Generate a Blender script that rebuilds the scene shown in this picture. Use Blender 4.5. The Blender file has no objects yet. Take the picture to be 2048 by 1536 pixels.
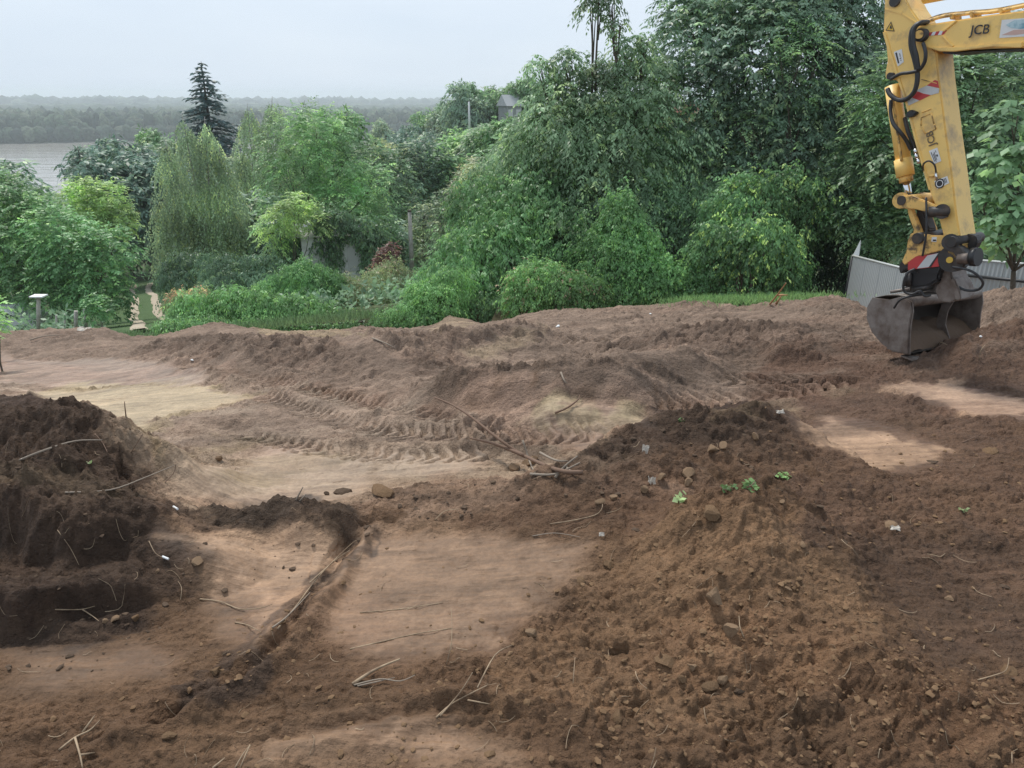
import bpy, math, random
import numpy as np
from mathutils import Vector, Matrix
random.seed(7)
RNG = np.random.default_rng(11)
scn = bpy.context.scene
COL = scn.collection
R = math.radians

# ------------------------------------------------------------------ camera
CAM_H, PITCH, ROLL, F = 2.7, R(21.2), R(0.35), 1479.0
cam_d = bpy.data.cameras.new("camera"); cam = bpy.data.objects.new("camera", cam_d); COL.objects.link(cam)
cam_d.sensor_width = 36; cam_d.lens = 26.0; cam_d.clip_start = .05; cam_d.clip_end = 20000
CM = (Matrix.Rotation(math.pi/2-PITCH, 4, 'X') @ Matrix.Rotation(ROLL, 4, 'Z'))
cam.matrix_world = Matrix.Translation((0, 0, CAM_H)) @ CM
scn.camera = cam
# ------------------------------------------------------------------ sky, sun, exposure
SUN_EL, SUN_AZ = R(56), R(-30)      # azimuth from +Y, clockwise
w = bpy.data.worlds.new("World"); scn.world = w; w.use_nodes = True
nt = w.node_tree; nt.nodes.clear()
out = nt.nodes.new('ShaderNodeOutputWorld'); bg = nt.nodes.new('ShaderNodeBackground')
sky = nt.nodes.new('ShaderNodeTexSky'); sky.sky_type = 'NISHITA'; sky.sun_disc = False
sky.sun_elevation = SUN_EL; sky.sun_rotation = SUN_AZ
sky.air_density = 1.0; sky.dust_density = 2.0; sky.ozone_density = 1.0
mx = nt.nodes.new('ShaderNodeMix'); mx.data_type = 'RGBA'; mx.inputs[0].default_value = .9
tc = nt.nodes.new('ShaderNodeTexCoord'); nz = nt.nodes.new('ShaderNodeTexNoise'); mp = nt.nodes.new('ShaderNodeMapping')
mp.inputs['Scale'].default_value = (1, 1, 3.2); nz.inputs['Scale'].default_value = 1.6; nz.inputs['Detail'].default_value = 4
cr = nt.nodes.new('ShaderNodeValToRGB')
cr.color_ramp.elements[0].position = .25; cr.color_ramp.elements[0].color = (4.75, 5.75, 7.05, 1)
cr.color_ramp.elements[1].position = .72; cr.color_ramp.elements[1].color = (6.6, 7.3, 8.15, 1)
nt.links.new(tc.outputs['Generated'], mp.inputs[0]); nt.links.new(mp.outputs[0], nz.inputs['Vector'])
nt.links.new(nz.outputs['Fac'], cr.inputs[0])
nt.links.new(sky.outputs[0], mx.inputs[6]); nt.links.new(cr.outputs[0], mx.inputs[7])
nt.links.new(mx.outputs[2], bg.inputs[0]); bg.inputs[1].default_value = 0.1
nt.links.new(bg.outputs[0], out.inputs[0])
sd = bpy.data.lights.new("sun", 'SUN'); sd.energy = 2.4; sd.angle = R(14); sd.color = (1, .95, .88)
so = bpy.data.objects.new("sun", sd); COL.objects.link(so)
sv = Vector((math.sin(SUN_AZ)*math.cos(SUN_EL), math.cos(SUN_AZ)*math.cos(SUN_EL), math.sin(SUN_EL)))
so.rotation_euler = sv.to_track_quat('Z', 'Y').to_euler(); so.location = (0, 0, 60)
vs = scn.view_settings; vs.view_transform = 'Standard'; vs.look = 'None'; vs.gamma = 1; vs.exposure = 0.35
vs.use_curve_mapping = False
scn.cycles.use_denoising = True; scn.cycles.denoising_prefilter = 'NONE'
scn.cycles.volume_bounces = 2; scn.cycles.max_bounces = 6
scn.cycles.transparent_max_bounces = 8

# ------------------------------------------------------------------ helpers
def tag(o, label=None, cat=None, group=None, kind=None):
    if label: o['label'] = label
    if cat: o['category'] = cat
    if group: o['group'] = group
    if kind: o['kind'] = kind
    return o
def empty(name, loc=(0, 0, 0)):
    o = bpy.data.objects.new(name, None); COL.objects.link(o); o.location = loc; o.empty_display_size = .2
    return o
def link(name, me, mat=None, parent=None):
    o = bpy.data.objects.new(name, me); COL.objects.link(o)
    if mat is not None and len(me.materials) == 0: me.materials.append(mat)
    if parent is not None:
        o.parent = parent; o.matrix_parent_inverse = Matrix.Translation(-parent.location)
    return o
def nmesh(name, verts, faces, smooth=False, col=None):
    """verts (N,3), faces (M,k) arrays with the same k; col (N,3) point colours"""
    verts = np.ascontiguousarray(verts, dtype=np.float32); faces = np.ascontiguousarray(faces, dtype=np.int32)
    me = bpy.data.meshes.new(name); me.vertices.add(len(verts)); me.vertices.foreach_set('co', verts.ravel())
    M, k = faces.shape
    me.loops.add(M*k); me.loops.foreach_set('vertex_index', faces.ravel())
    me.polygons.add(M); me.polygons.foreach_set('loop_start', np.arange(0, M*k, k, dtype=np.int32))
    me.polygons.foreach_set('use_smooth', np.full(M, smooth, dtype=bool))
    if col is not None:
        a = me.color_attributes.new('col', 'FLOAT_COLOR', 'POINT')
        c = np.ones((len(verts), 4), dtype=np.float32); c[:, :col.shape[1]] = col
        a.data.foreach_set('color', c.ravel())
    me.update(calc_edges=True); me.validate()
    return me
def pmesh(name, verts, faces, smooth=False):
    me = bpy.data.meshes.new(name); me.from_pydata([tuple(v) for v in verts], [], faces); me.update()
    if smooth:
        for p in me.polygons: p.use_smooth = True
    return me

def ray(px, py):
    v = CM.to_3x3() @ Vector(((px-1024)/F, (768-py)/F, -1)); return np.array(v)
def at(px, py, D):
    """point at horizontal distance y = D on the sight line of photo pixel (px, py)"""
    d = ray(px, py); return np.array((0, 0, CAM_H)) + d*(D/d[1])

# ---- noise
def _hash(ix, iy, seed):
    h = (ix.astype(np.int64)*374761393 + iy.astype(np.int64)*668265263 + seed*1442695041) & 0xFFFFFFFF
    h = ((h ^ (h >> 13))*1274126177) & 0xFFFFFFFF
    h = ((h ^ (h >> 16))*2246822519) & 0xFFFFFFFF
    return ((h ^ (h >> 15)) & 0xFFFFFF).astype(np.float32)/float(0xFFFFFF)
def vnoise(x, y, seed=0):
    ix = np.floor(x); iy = np.floor(y); fx = (x-ix).astype(np.float32); fy = (y-iy).astype(np.float32)
    fx = fx*fx*fx*(fx*(fx*6-15)+10); fy = fy*fy*fy*(fy*(fy*6-15)+10)
    ix = ix.astype(np.int64); iy = iy.astype(np.int64)
    a = _hash(ix, iy, seed); b = _hash(ix+1, iy, seed); c = _hash(ix, iy+1, seed); d = _hash(ix+1, iy+1, seed)
    return (a*(1-fx)+b*fx)*(1-fy)+(c*(1-fx)+d*fx)*fy*1.0
def fbm(x, y, seed=0, octv=4, gain=.5, lac=2.03):
    s = 0; a = 1; t = 0
    for i in range(octv):
        s = s+a*(vnoise(x+i*17.3, y-i*9.1, seed+i)*2-1); t += a; a *= gain; x = x*lac; y = y*lac
    return s/t
def worley(x, y, seed=0):
    ix = np.floor(x).astype(np.int64); iy = np.floor(y).astype(np.int64)
    f1 = np.full(np.shape(x), 9., np.float32); cid = np.zeros(np.shape(x), np.float32)
    for dx in (-1, 0, 1):
        for dy in (-1, 0, 1):
            jx, jy = ix+dx, iy+dy
            qx = jx+_hash(jx, jy, seed); qy = jy+_hash(jx, jy, seed+5)
            d = np.sqrt((qx-x)**2+(qy-y)**2).astype(np.float32)
            m = d < f1; cid = np.where(m, _hash(jx, jy, seed+9), cid); f1 = np.where(m, d, f1)
    return f1, cid
def sstep(a, b, x):
    t = np.clip((x-a)/(b-a), 0, 1); return t*t*(3-2*t)

# ------------------------------------------------------------------ hillside profile
_S = np.array([-400, -60, 0, 3, 7, 11.6, 24.6, 56, 90, 160, 430, 450, 1100])
_Z = np.array([20, 3, .15, 0, -.55, -1.35, -4.3, -12, -17.5, -26, -45.0, -50, -52])
def zbase(x, y):
    x = np.asarray(x, float); y = np.asarray(y, float)
    s = -.5*x+.87*y
    z = np.interp(s, _S, _Z)
    t = x/np.maximum(y, 1)
    z = z + 21*sstep(-.16, .1, t)*sstep(45, 150, y)*(1-sstep(900, 1000, s))
    return z
def zland(x, y):
    """land outside the graded plot: lower than the plot's edge on the right"""
    x = np.asarray(x, float); y = np.asarray(y, float)
    t = x/np.maximum(y, 1)
    edge = np.interp(t, [-.7, -.3, .0, .3, .45, .7], [21.5, 20.0, 17.5, 14.8, 14.0, 12.0])
    return zbase(x, y)-1.5*sstep(-.05, .2, t)*sstep(edge+.3, edge+3.5, y)
def hit(px, py, hf, off=0.0, y0=1.2, y1=1500):
    d = ray(px, py)
    ys = np.geomspace(y0, y1, 1500); X = d[0]/d[1]*ys; Z = CAM_H+d[2]/d[1]*ys
    g = hf(X, ys)+off-Z
    i = np.argmax(g > 0)
    if i == 0: i = 1 if g[0] > 0 else len(ys)-1
    f = g[i-1]/(g[i-1]-g[i]) if g[i] != g[i-1] else 0
    yy = ys[i-1]+(ys[i]-ys[i-1])*f
    return np.array((d[0]/d[1]*yy, yy, CAM_H+d[2]/d[1]*yy))

# ------------------------------------------------------------------ materials
def newmat(name):
    m = bpy.data.materials.new(name); m.use_nodes = True
    n = m.node_tree; b = n.nodes['Principled BSDF']; return m, n, b
def mat(name, col, rough=.6, metal=0., bump=None, var=None, spec=.5):
    """bump=(scale,strength,distance) var=(scale,colour2,lo,hi)"""
    m, n, b = newmat(name)
    b.inputs['Roughness'].default_value = rough; b.inputs['Metallic'].default_value = metal
    b.inputs['Specular IOR Level'].default_value = spec
    b.inputs['Base Color'].default_value = (*col, 1)
    tcn = n.nodes.new('ShaderNodeTexCoord')
    if var:
        t = n.nodes.new('ShaderNodeTexNoise'); t.inputs['Scale'].default_value = var[0]; t.inputs['Detail'].default_value = 6
        t.inputs['Roughness'].default_value = .65
        r = n.nodes.new('ShaderNodeValToRGB'); r.color_ramp.elements[0].position = var[2]; r.color_ramp.elements[1].position = var[3]
        r.color_ramp.elements[0].color = (*col, 1); r.color_ramp.elements[1].color = (*var[1], 1)
        n.links.new(tcn.outputs['Object'], t.inputs['Vector']); n.links.new(t.outputs['Fac'], r.inputs[0])
        n.links.new(r.outputs[0], b.inputs['Base Color'])
    if bump:
        t = n.nodes.new('ShaderNodeTexNoise'); t.inputs['Scale'].default_value = bump[0]; t.inputs['Detail'].default_value = 5
        bp = n.nodes.new('ShaderNodeBump'); bp.inputs['Strength'].default_value = bump[1]; bp.inputs['Distance'].default_value = bump[2]
        n.links.new(tcn.outputs['Object'], t.inputs['Vector']); n.links.new(t.outputs['Fac'], bp.inputs['Height'])
        n.links.new(bp.outputs[0], b.inputs['Normal'])
    return m
def attr_col(n, b, noise=None):
    a = n.nodes.new('ShaderNodeAttribute'); a.attribute_name = 'col'
    if not noise:
        n.links.new(a.outputs['Color'], b.inputs['Base Color']); return a
    src = a.outputs['Color']
    g = n.nodes.new('ShaderNodeNewGeometry')
    for sc_, lo, hi in noise:
        t = n.nodes.new('ShaderNodeTexNoise'); t.inputs['Scale'].default_value = sc_; t.inputs['Detail'].default_value = 4
        n.links.new(g.outputs['Position'], t.inputs['Vector'])
        mr = n.nodes.new('ShaderNodeMapRange'); mr.inputs['From Min'].default_value = .3; mr.inputs['From Max'].default_value = .7
        mr.inputs['To Min'].default_value = lo; mr.inputs['To Max'].default_value = hi
        n.links.new(t.outputs['Fac'], mr.inputs['Value'])
        v = n.nodes.new('ShaderNodeVectorMath'); v.operation = 'SCALE'
        n.links.new(src, v.inputs[0]); n.links.new(mr.outputs[0], v.inputs['Scale']); src = v.outputs[0]
    n.links.new(src, b.inputs['Base Color']); return a
def soil_material():
    """alpha of the colour attribute = how crumbly the surface is (0 = smeared smooth by the bucket)"""
    m, n, b = newmat('soil'); b.inputs['Roughness'].default_value = .9; b.inputs['Specular IOR Level'].default_value = .3
    a = n.nodes.new('ShaderNodeAttribute'); a.attribute_name = 'col'
    g = n.nodes.new('ShaderNodeNewGeometry'); src = a.outputs['Color']
    def noise(sc_, det=5, vec=None, rg=.6):
        t = n.nodes.new('ShaderNodeTexNoise'); t.inputs['Scale'].default_value = sc_; t.inputs['Detail'].default_value = det; t.inputs['Roughness'].default_value = rg
        n.links.new(vec or g.outputs['Position'], t.inputs['Vector']); return t.outputs['Fac']
    def rng(v, lo, hi, f0=.3, f1=.7):
        mr = n.nodes.new('ShaderNodeMapRange'); mr.inputs['From Min'].default_value = f0; mr.inputs['From Max'].default_value = f1
        mr.inputs['To Min'].default_value = lo; mr.inputs['To Max'].default_value = hi; n.links.new(v, mr.inputs['Value']); return mr.outputs[0]
    # scrape streaks: noise stretched along the sweep of the bucket
    mp = n.nodes.new('ShaderNodeMapping'); mp.inputs['Rotation'].default_value = (0, 0, R(-8)); mp.inputs['Scale'].default_value = (1.2, 17, 3)
    n.links.new(g.outputs['Position'], mp.inputs[0]); stk = noise(1.0, 6, mp.outputs[0], .65)
    for v in (rng(noise(34), .84, 1.16), rng(noise(7), .86, 1.14), rng(stk, .78, 1.2)):
        vm = n.nodes.new('ShaderNodeVectorMath'); vm.operation = 'SCALE'; n.links.new(src, vm.inputs[0]); n.links.new(v, vm.inputs['Scale']); src = vm.outputs[0]
    n.links.new(src, b.inputs['Base Color'])
    prev = None
    for v, dist, lo, hi in ((stk, .02, .9, .4), (noise(16), .06, .10, .85), (noise(48, 6), .022, .18, .95)):
        bp = n.nodes.new('ShaderNodeBump'); bp.inputs['Distance'].default_value = dist
        n.links.new(rng(a.outputs['Alpha'], lo, hi, 0, 1), bp.inputs['Strength']); n.links.new(v, bp.inputs['Height'])
        if prev: n.links.new(prev.outputs[0], bp.inputs['Normal'])
        prev = bp
    n.links.new(prev.outputs[0], b.inputs['Normal'])
    n.links.new(rng(a.outputs['Alpha'], .55, .95, 0, 1), b.inputs['Roughness'])
    return m
SOIL = soil_material()
def leaf_material(name, trans=.36, rough=.42):
    m, n, b = newmat(name); b.inputs['Roughness'].default_value = rough; b.inputs['Specular IOR Level'].default_value = .35
    a = attr_col(n, b)
    tr = n.nodes.new('ShaderNodeBsdfTranslucent'); ms = n.nodes.new('ShaderNodeMixShader'); ms.inputs[0].default_value = trans
    bc = n.nodes.new('ShaderNodeVectorMath'); bc.operation = 'SCALE'; bc.inputs['Scale'].default_value = 3.5
    h0 = n.nodes.new('ShaderNodeHueSaturation'); h0.inputs['Saturation'].default_value = .84
    n.links.new(a.outputs['Color'], h0.inputs['Color']); n.links.new(h0.outputs[0], bc.inputs[0]); n.links.new(bc.outputs[0], b.inputs['Base Color'])
    hs = n.nodes.new('ShaderNodeHueSaturation'); hs.inputs['Value'].default_value = 1.25; hs.inputs['Hue'].default_value = .49
    n.links.new(bc.outputs[0], hs.inputs['Color']); n.links.new(hs.outputs[0], tr.inputs['Color'])
    n.links.new(b.outputs[0], ms.inputs[1]); n.links.new(tr.outputs[0], ms.inputs[2])
    n.links.new(ms.outputs[0], n.nodes['Material Output'].inputs['Surface'])
    return m
LEAF = leaf_material('leaf')
BARK = mat('bark', (.085, .068, .05), .9, bump=(14, .8, .03), var=(6, (.16, .14, .11), .35, .7))
PALE_BARK = mat('pale_bark', (.42, .40, .36), .8, bump=(14, .5, .02), var=(9, (.12, .11, .1), .45, .62))
# ================================================================== bare plot (graded soil)
def seg_d(X, Y, pts):
    """distance to polyline, side sign (+ = farther from camera), param in 0..n-1, arclength"""
    D = np.full(X.shape, 1e9, np.float32); SG = np.zeros(X.shape, np.float32); T = np.zeros(X.shape, np.float32); S = np.zeros(X.shape, np.float32)
    acc = 0.0
    for i in range(len(pts)-1):
        ax, ay = pts[i][0], pts[i][1]; bx, by = pts[i+1][0], pts[i+1][1]
        dx, dy = bx-ax, by-ay; L2 = dx*dx+dy*dy+1e-9; L = math.sqrt(L2)
        t = np.clip(((X-ax)*dx+(Y-ay)*dy)/L2, 0, 1)
        qx = ax+t*dx; qy = ay+t*dy
        d = np.sqrt((X-qx)**2+(Y-qy)**2)
        m = d < D
        D = np.where(m, d, D); T = np.where(m, i+t, T); S = np.where(m, acc+t*L, S)
        sg = np.sign((dx*(Y-ay)-dy*(X-ax)))
        SG = np.where(m, sg, SG); acc += L
    return D, SG, T, S
def W(px, py, off=0.0):
    return hit(px, py, zbase, off)
# ridges: crest points (px, py, height), near width, far width, power
RIDGES = [
 # dark heap on the left: upper mass, then the shelf in front of it
 dict(p=[(-260, 806, .88), (-60, 806, .88), (60, 814, .84), (130, 812, .84), (205, 848, .76), (262, 905, .55)], ext=[(-2.72, 4.92, .38), (-2.5, 4.75, .2), (-2.3, 4.6, .0)], wn=.55, wf=.6, k=1.5),
 dict(p=[(-300, 992, .52), (-60, 990, .52), (60, 992, .52), (180, 998, .5), (270, 1015, .44), (320, 1050, .32)], ext=[(-2.08, 4.0, .24), (-1.82, 3.7, .0)], wn=.24, wf=.42, k=3.0),
 dict(p=[(-260, 932, .6), (100, 932, .58), (215, 952, .5), (275, 990, .34), (325, 1045, .0)], wn=.4, wf=.4, k=1.8),
 dict(p=[(-260, 1165, .22), (0, 1165, .22), (180, 1160, .22), (300, 1165, .17), (380, 1180, .0)], wn=.15, wf=.5, k=5),
 # dark bank left of centre
 dict(p=[(310, 1040, .0), (350, 1030, .12), (450, 1014, .22), (520, 998, .31), (580, 990, .34), (650, 1004, .28), (715, 1040, .14), (740, 1080, .0)], wn=.28, wf=.22, k=2.2),
 # rough dark ridge running to the right
 dict(p=[(660, 1010, .10), (760, 985, .16), (860, 975, .18), (960, 965, .2), (1060, 955, .26), (1160, 925, .34), (1240, 880, .40), (1320, 838, .45), (1400, 820, .47), (1460, 820, .45), (1530, 803, .44), (1570, 813, .3), (1620, 870, .0)], wn=.68, wf=.32, k=1.7),
 # tan mound on the right of centre and its long tail to the lower right
 dict(p=[(1290, 1040, .06), (1370, 1010, .22), (1440, 994, .38), (1500, 984, .44), (1545, 992, .38), (1590, 1015, .22), (1640, 1075, .0)], wn=.62, wf=.3, k=1.7),
 dict(p=[(1470, 1010, .3), (1480, 1120, .2), (1400, 1220, .14), (1280, 1300, .0)], wn=.5, wf=.6, k=1.5),
 dict(p=[(1300, 1220, .08), (1560, 1240, .12), (1760, 1330, .16), (1980, 1400, .2), (2200, 1450, .2)], wn=.5, wf=.22, k=1.6),
 # raised lip of the slot running to the lower left
 dict(p=[(725, 1085, .07), (640, 1170, .08), (560, 1270, .08), (480, 1350, .07), (380, 1420, .05)], wn=.10, wf=.10, k=2),
 dict(p=[(560, 1470, .04), (800, 1440, .05), (980, 1430, .05), (1150, 1480, .04)], wn=.06, wf=.3, k=2),
 # berm in the middle distance
 dict(p=[(800, 775, .0), (870, 758, .32), (980, 745, .48), (1100, 735, .54), (1200, 722, .54), (1290, 710, .48), (1380, 698, .32), (1480, 690, .0)], wn=.50, wf=.9, k=2.2),
 # low rubble lines beyond
 dict(p=[(700, 700, .25), (790, 686, .42), (900, 664, .46), (1000, 656, .4), (1100, 650, .22)], wn=.6, wf=.9, k=1.6),
 dict(p=[(300, 690, .15), (430, 676, .40), (560, 686, .42), (700, 686, .4), (800, 716, .26)], wn=.8, wf=1.2, k=1.6),
 dict(p=[(1240, 690, .12), (1380, 656, .3), (1500, 650, .34), (1600, 656, .3), (1700, 690, .12)], wn=.55, wf=.8, k=1.6),
 dict(p=[(1450, 700, .14), (1540, 700, .2), (1620, 715, .1)], wn=.25, wf=.4, k=2),
 # rise behind the bucket, on the right
 dict(p=[(1900, 625, .12), (1990, 612, .2), (2100, 610, .2), (2300, 610, .2)], wn=1.6, wf=1.2, k=1.5),
 dict(p=[(1825, 716, .0), (1868, 700, .18), (1910, 674, .33), (1970, 656, .38), (2060, 642, .40), (2300, 637, .38)], wn=.55, wf=.35, k=1.8),
 # small dark hummock beside the pale patch
 dict(p=[(-60, 795, .1), (40, 785, .16), (100, 795, .1)], wn=.3, wf=.3, k=2),
 dict(p=[(300, 850, .05), (400, 838, .09), (470, 826, .10), (560, 822, .06)], wn=.2, wf=.3, k=2),
]
# crest of the plot's far edge: silhouette against the shrubs
EDGE = [(-260, 668), (-60, 664), (60, 662), (150, 656), (215, 658), (262, 676), (320, 676), (370, 662), (430, 646), (480, 656), (505, 654), (560, 662), (640, 664), (720, 658), (745, 655), (800, 664), (850, 655), (900, 632), (930, 636), (960, 647), (1010, 638), (1060, 625), (1130, 616), (1240, 614), (1330, 612), (1390, 601), (1430, 606), (1500, 612), (1570, 602), (1620, 592), (1660, 589), (1700, 598), (1740, 618), (1800, 618), (1900, 600), (1980, 592), (2050, 590), (2300, 585)]
_et = np.array([ray(p[0], p[1])[0]/ray(p[0], p[1])[1] for p in EDGE])
_ed = np.interp(_et, [-.8, -.3, .0, .3, .45, .7], [21.0, 20.0, 17.0, 14.4, 13.6, 11.6])
_eh = np.array([ (CAM_H+ray(p[0], p[1])[2]/ray(p[0], p[1])[1]*d) - float(zbase(ray(p[0], p[1])[0]/ray(p[0], p[1])[1]*d, d)) for p, d in zip(EDGE, _ed)])
TRACKS = [  # centre line pixels, width m, lug pitch m
 ([(380, 742), (480, 760), (600, 786), (700, 806), (800, 828), (900, 848), (1010, 866)], .40, .13),
 ([(520, 800), (640, 835), (760, 868), (900, 880), (1060, 885), (1250, 872)], .40, .13),
 ([(430, 700), (560, 712), (700, 740), (800, 764)], .40, .14),
 ([(880, 812), (1000, 806), (1120, 800), (1240, 790), (1400, 775), (1560, 768), (1700, 764)], .42, .16),
 ([(930, 850), (1060, 846), (1180, 838), (1300, 826), (1420, 808), (1560, 792), (1690, 770)], .40, .15),
 ([(1000, 700), (1120, 695), (1260, 680), (1400, 668), (1540, 655)], .40, .16),
 ([(500, 880), (640, 905), (800, 920), (960, 915)], .36, .13),
]
_rid = []
for r in RIDGES:
    pts = [W(a, b, h) for a, b, h in r['p']]+[np.array(q) for q in r.get('ext', [])]; _rid.append((pts, [q[2] for q in r['p']]+[q[2] for q in r.get('ext', [])], r))
_trk = [([W(a, b) for a, b in p], wd, pt) for p, wd, pt in TRACKS]

GROOVES = [([(735, 1070), (700, 1100), (640, 1180), (560, 1285), (480, 1355), (400, 1405), (300, 1440)], .085, .055), ([(560, 1480), (700, 1455), (860, 1432), (1000, 1428)], .03, .03), ([(-60, 1290), (120, 1280), (260, 1262), (330, 1240)], .03, .05)]
_grv = [([W(a, b) for a, b in p], dp_, wd_) for p, dp_, wd_ in GROOVES]
def site_height(X, Y, fine=True):
    Z = zbase(X, Y).astype(np.float32)
    wx = X+.12*fbm(X*1.7, Y*1.7, 3, 3)*2; wy = Y+.10*fbm(X*1.7+9, Y*1.7, 5, 3)*2
    acc = np.zeros(X.shape, np.float32)
    for pts, hs, r in _rid:
        x0 = min(p[0] for p in pts)-2.5; x1 = max(p[0] for p in pts)+2.5; y0 = min(p[1] for p in pts)-2.5; y1 = max(p[1] for p in pts)+3
        m = (X > x0) & (X < x1) & (Y > y0) & (Y < y1)
        if not m.any(): continue
        d, sg, t, s = seg_d(wx[m], wy[m], pts)
        h = np.interp(t, np.arange(len(hs)), hs)
        # near side of a crest that runs left to right has sg < 0
        wd = np.where(sg < 0, r['wn'], r['wf']); wd = np.where((t <= 0) | (t >= len(hs)-1), min(r['wn'], r['wf']), wd)
        kk = np.where(sg < 0, r['k'], min(r['k'], 1.7)); kk = np.where((t <= 0) | (t >= len(hs)-1), min(r['k'], 1.7), kk)
        v = h*np.exp(-(d/wd)**kk)
        acc[m] = acc[m]**2.5+v**2.5
        acc[m] = acc[m]**.4
    Z = Z+acc
    T = X/np.maximum(Y, .5)
    ed = np.interp(T, [-.8, -.3, .0, .3, .45, .7], [21.0, 20.0, 17.0, 14.4, 13.6, 11.6])
    eh = np.interp(T, _et, _eh)
    dd = Y-ed
    mound = .5+.5*vnoise(T*14, Y*.8, 77)
    prof = np.where(dd < 0, np.exp(-(dd/(1.0+.8*mound))**2), np.exp(-(dd/.7)**2))
    Z = Z+eh*prof - np.where(dd > 0, 1.2*sstep(0, 2.2, dd), 0)
    # broad undulation, stronger far out where loads were tipped
    far = sstep(6, 11, Y)
    Z = Z+.10*far*fbm(X*.55, Y*.8, 21, 3)*(dd < 2)
    if not fine: return Z
    rough = ROUGH(X, Y, acc)
    tband = []
    for pts, wd, pitch in _trk:
        d, sg, t, s = seg_d(X, Y, pts); inb = 1-sstep(wd*.42, wd*.58, d); tband.append((d, s, t, inb)); rough = rough*(1-.8*inb)
    for pts, dp_, wd_ in _grv:
        d, sg, t, s = seg_d(X+.03*fbm(X*6, Y*6, 12, 3), Y+.03*fbm(X*6, Y*6, 13, 3), pts)
        Z = Z-dp_*np.exp(-(d/wd_)**2)+dp_*.7*np.exp(-((d-wd_*2.2)/(wd_*.9))**2)*(sg > 0)*(.4+vnoise(X*9, Y*9, 14))
    # clods, ridged crumble and scrape lines
    q, cid = worley(X*7.5+.6*fbm(X*5, Y*5, 6, 2), Y*7.5, 31); q2, c2 = worley(X*21, Y*21, 37); q3, c3 = worley(X*3.1, Y*3.4+.3*fbm(X*2, Y*2, 4, 2), 41)
    Z = Z+rough*(.040*np.maximum(0, .55-q)*(cid > .45)*1.5+.026*np.maximum(0, .5-q2)*(.3+c2)*1.6+.08*np.maximum(0, .55-q3)*(c3 > .6))
    n1 = fbm(X*2.3, Y*2.9, 51, 5, .55); n2 = np.abs(fbm(X*5.5, Y*7.5, 57, 4, .6))
    Z = Z+rough*(.055*n1*(.6+.6*far)+.048*(.25-n2)*(.6+.8*far))
    Z = Z+rough*far*(.04*fbm(X*3.5, Y*6, 64, 4, .5)-.045*sstep(.2, .5, fbm(X*5, Y*9, 66, 4, .55)))-rough*(1-far)*.018*sstep(.15, .4, fbm(X*7, Y*13, 67, 4, .6))
    Z = Z+.009*fbm(X*1.6+.3*Y, Y*26-2.5*X, 69, 4, .6)
    Z = Z+(.010*fbm(X*9, Y*22, 61, 3)+.004*fbm(X*25, Y*60, 63, 3))
    # lug prints of the tyres and crawler tracks
    for (pts, wd, pitch), (d, s, t, inb) in zip(_trk, tband):
        ph = (s+.6*d+.11*fbm(X*2.4, Y*2.4, 92, 4, .6))/pitch
        lug = sstep(-.25, .25, np.sin(ph*2*np.pi))
        Z = Z-inb*np.clip(1.1-acc*6, 0, 1)*(.045-.066*lug)*(.25+1.1*vnoise(X*1.9, Y*1.9, 95)) + .035*np.exp(-((d-wd*.62)/.09)**2)*(t > .02)
    return Z.astype(np.float32)

def poly_mask(X, Y, wpts, soft, seed, warp=.15, fr=1.6):
    """soft inside mask of a world polygon whose edge is broken up by noise"""
    pts = np.array([(p[0], p[1]) for p in wpts])
    x0, y0 = pts.min(0)-1.2; x1, y1 = pts.max(0)+1.2
    M = np.zeros(X.shape, np.float32)
    m = (X > x0) & (X < x1) & (Y > y0) & (Y < y1)
    if not m.any(): return M
    x = X[m]; y = Y[m]
    x = x+warp*fbm(x*fr, y*fr, seed, 4, .6)*2; y = y+warp*fbm(x*fr+31, y*fr, seed+2, 4, .6)*2
    ins = np.zeros(x.shape, bool); D = np.full(x.shape, 1e9)
    n = len(pts)
    for i in range(n):
        ax, ay = pts[i]; bx, by = pts[(i+1) % n]
        c = ((ay > y) != (by > y)) & (x < (bx-ax)*(y-ay)/((by-ay) if by != ay else 1e-9)+ax)
        ins ^= c
        dx, dy = bx-ax, by-ay; t = np.clip(((x-ax)*dx+(y-ay)*dy)/(dx*dx+dy*dy+1e-9), 0, 1)
        D = np.minimum(D, np.hypot(x-ax-t*dx, y-ay-t*dy))
    sd = np.where(ins, D, -D)
    M[m] = sstep(-soft, soft, sd)
    return M
hcoarse = lambda x, y: site_height(np.asarray(x, np.float32), np.asarray(y, np.float32), False)
def C(px, py, off=0.0): return hit(px, py, hcoarse, off, 1.3, 40)
_SM = [  # smooth bucket-scraped cuts (roughness falls)
 [(340, 1060), (520, 1060), (690, 1098), (690, 1120), (600, 1190), (520, 1300), (430, 1290), (400, 1200), (420, 1140)],
 [(700, 1050), (980, 1050), (1200, 1090), (1120, 1180), (980, 1290), (780, 1330), (640, 1250)],
 [(350, 930), (560, 900), (760, 930), (720, 990), (420, 1010), (330, 985)],
 [(0, 1290), (240, 1280), (400, 1300), (360, 1350), (0, 1380)],
 [(560, 1480), (960, 1445), (1100, 1536), (520, 1560)],
 [(1590, 840), (1660, 830), (1900, 900), (1800, 945), (1690, 905)],
 [(1780, 775), (1900, 765), (2060, 810), (2050, 850), (1940, 835)],
 [(0, 700), (260, 720), (420, 745), (400, 770), (0, 770)],
 [(760, 900), (980, 905), (960, 950), (760, 960)],
 [(60, 780), (330, 765), (500, 795), (300, 840), (200, 830)],
 [(1050, 835), (1290, 825), (1290, 860), (1060, 865)],
]
_SMW = [[C(*p) for p in pl] for pl in _SM]
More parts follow.
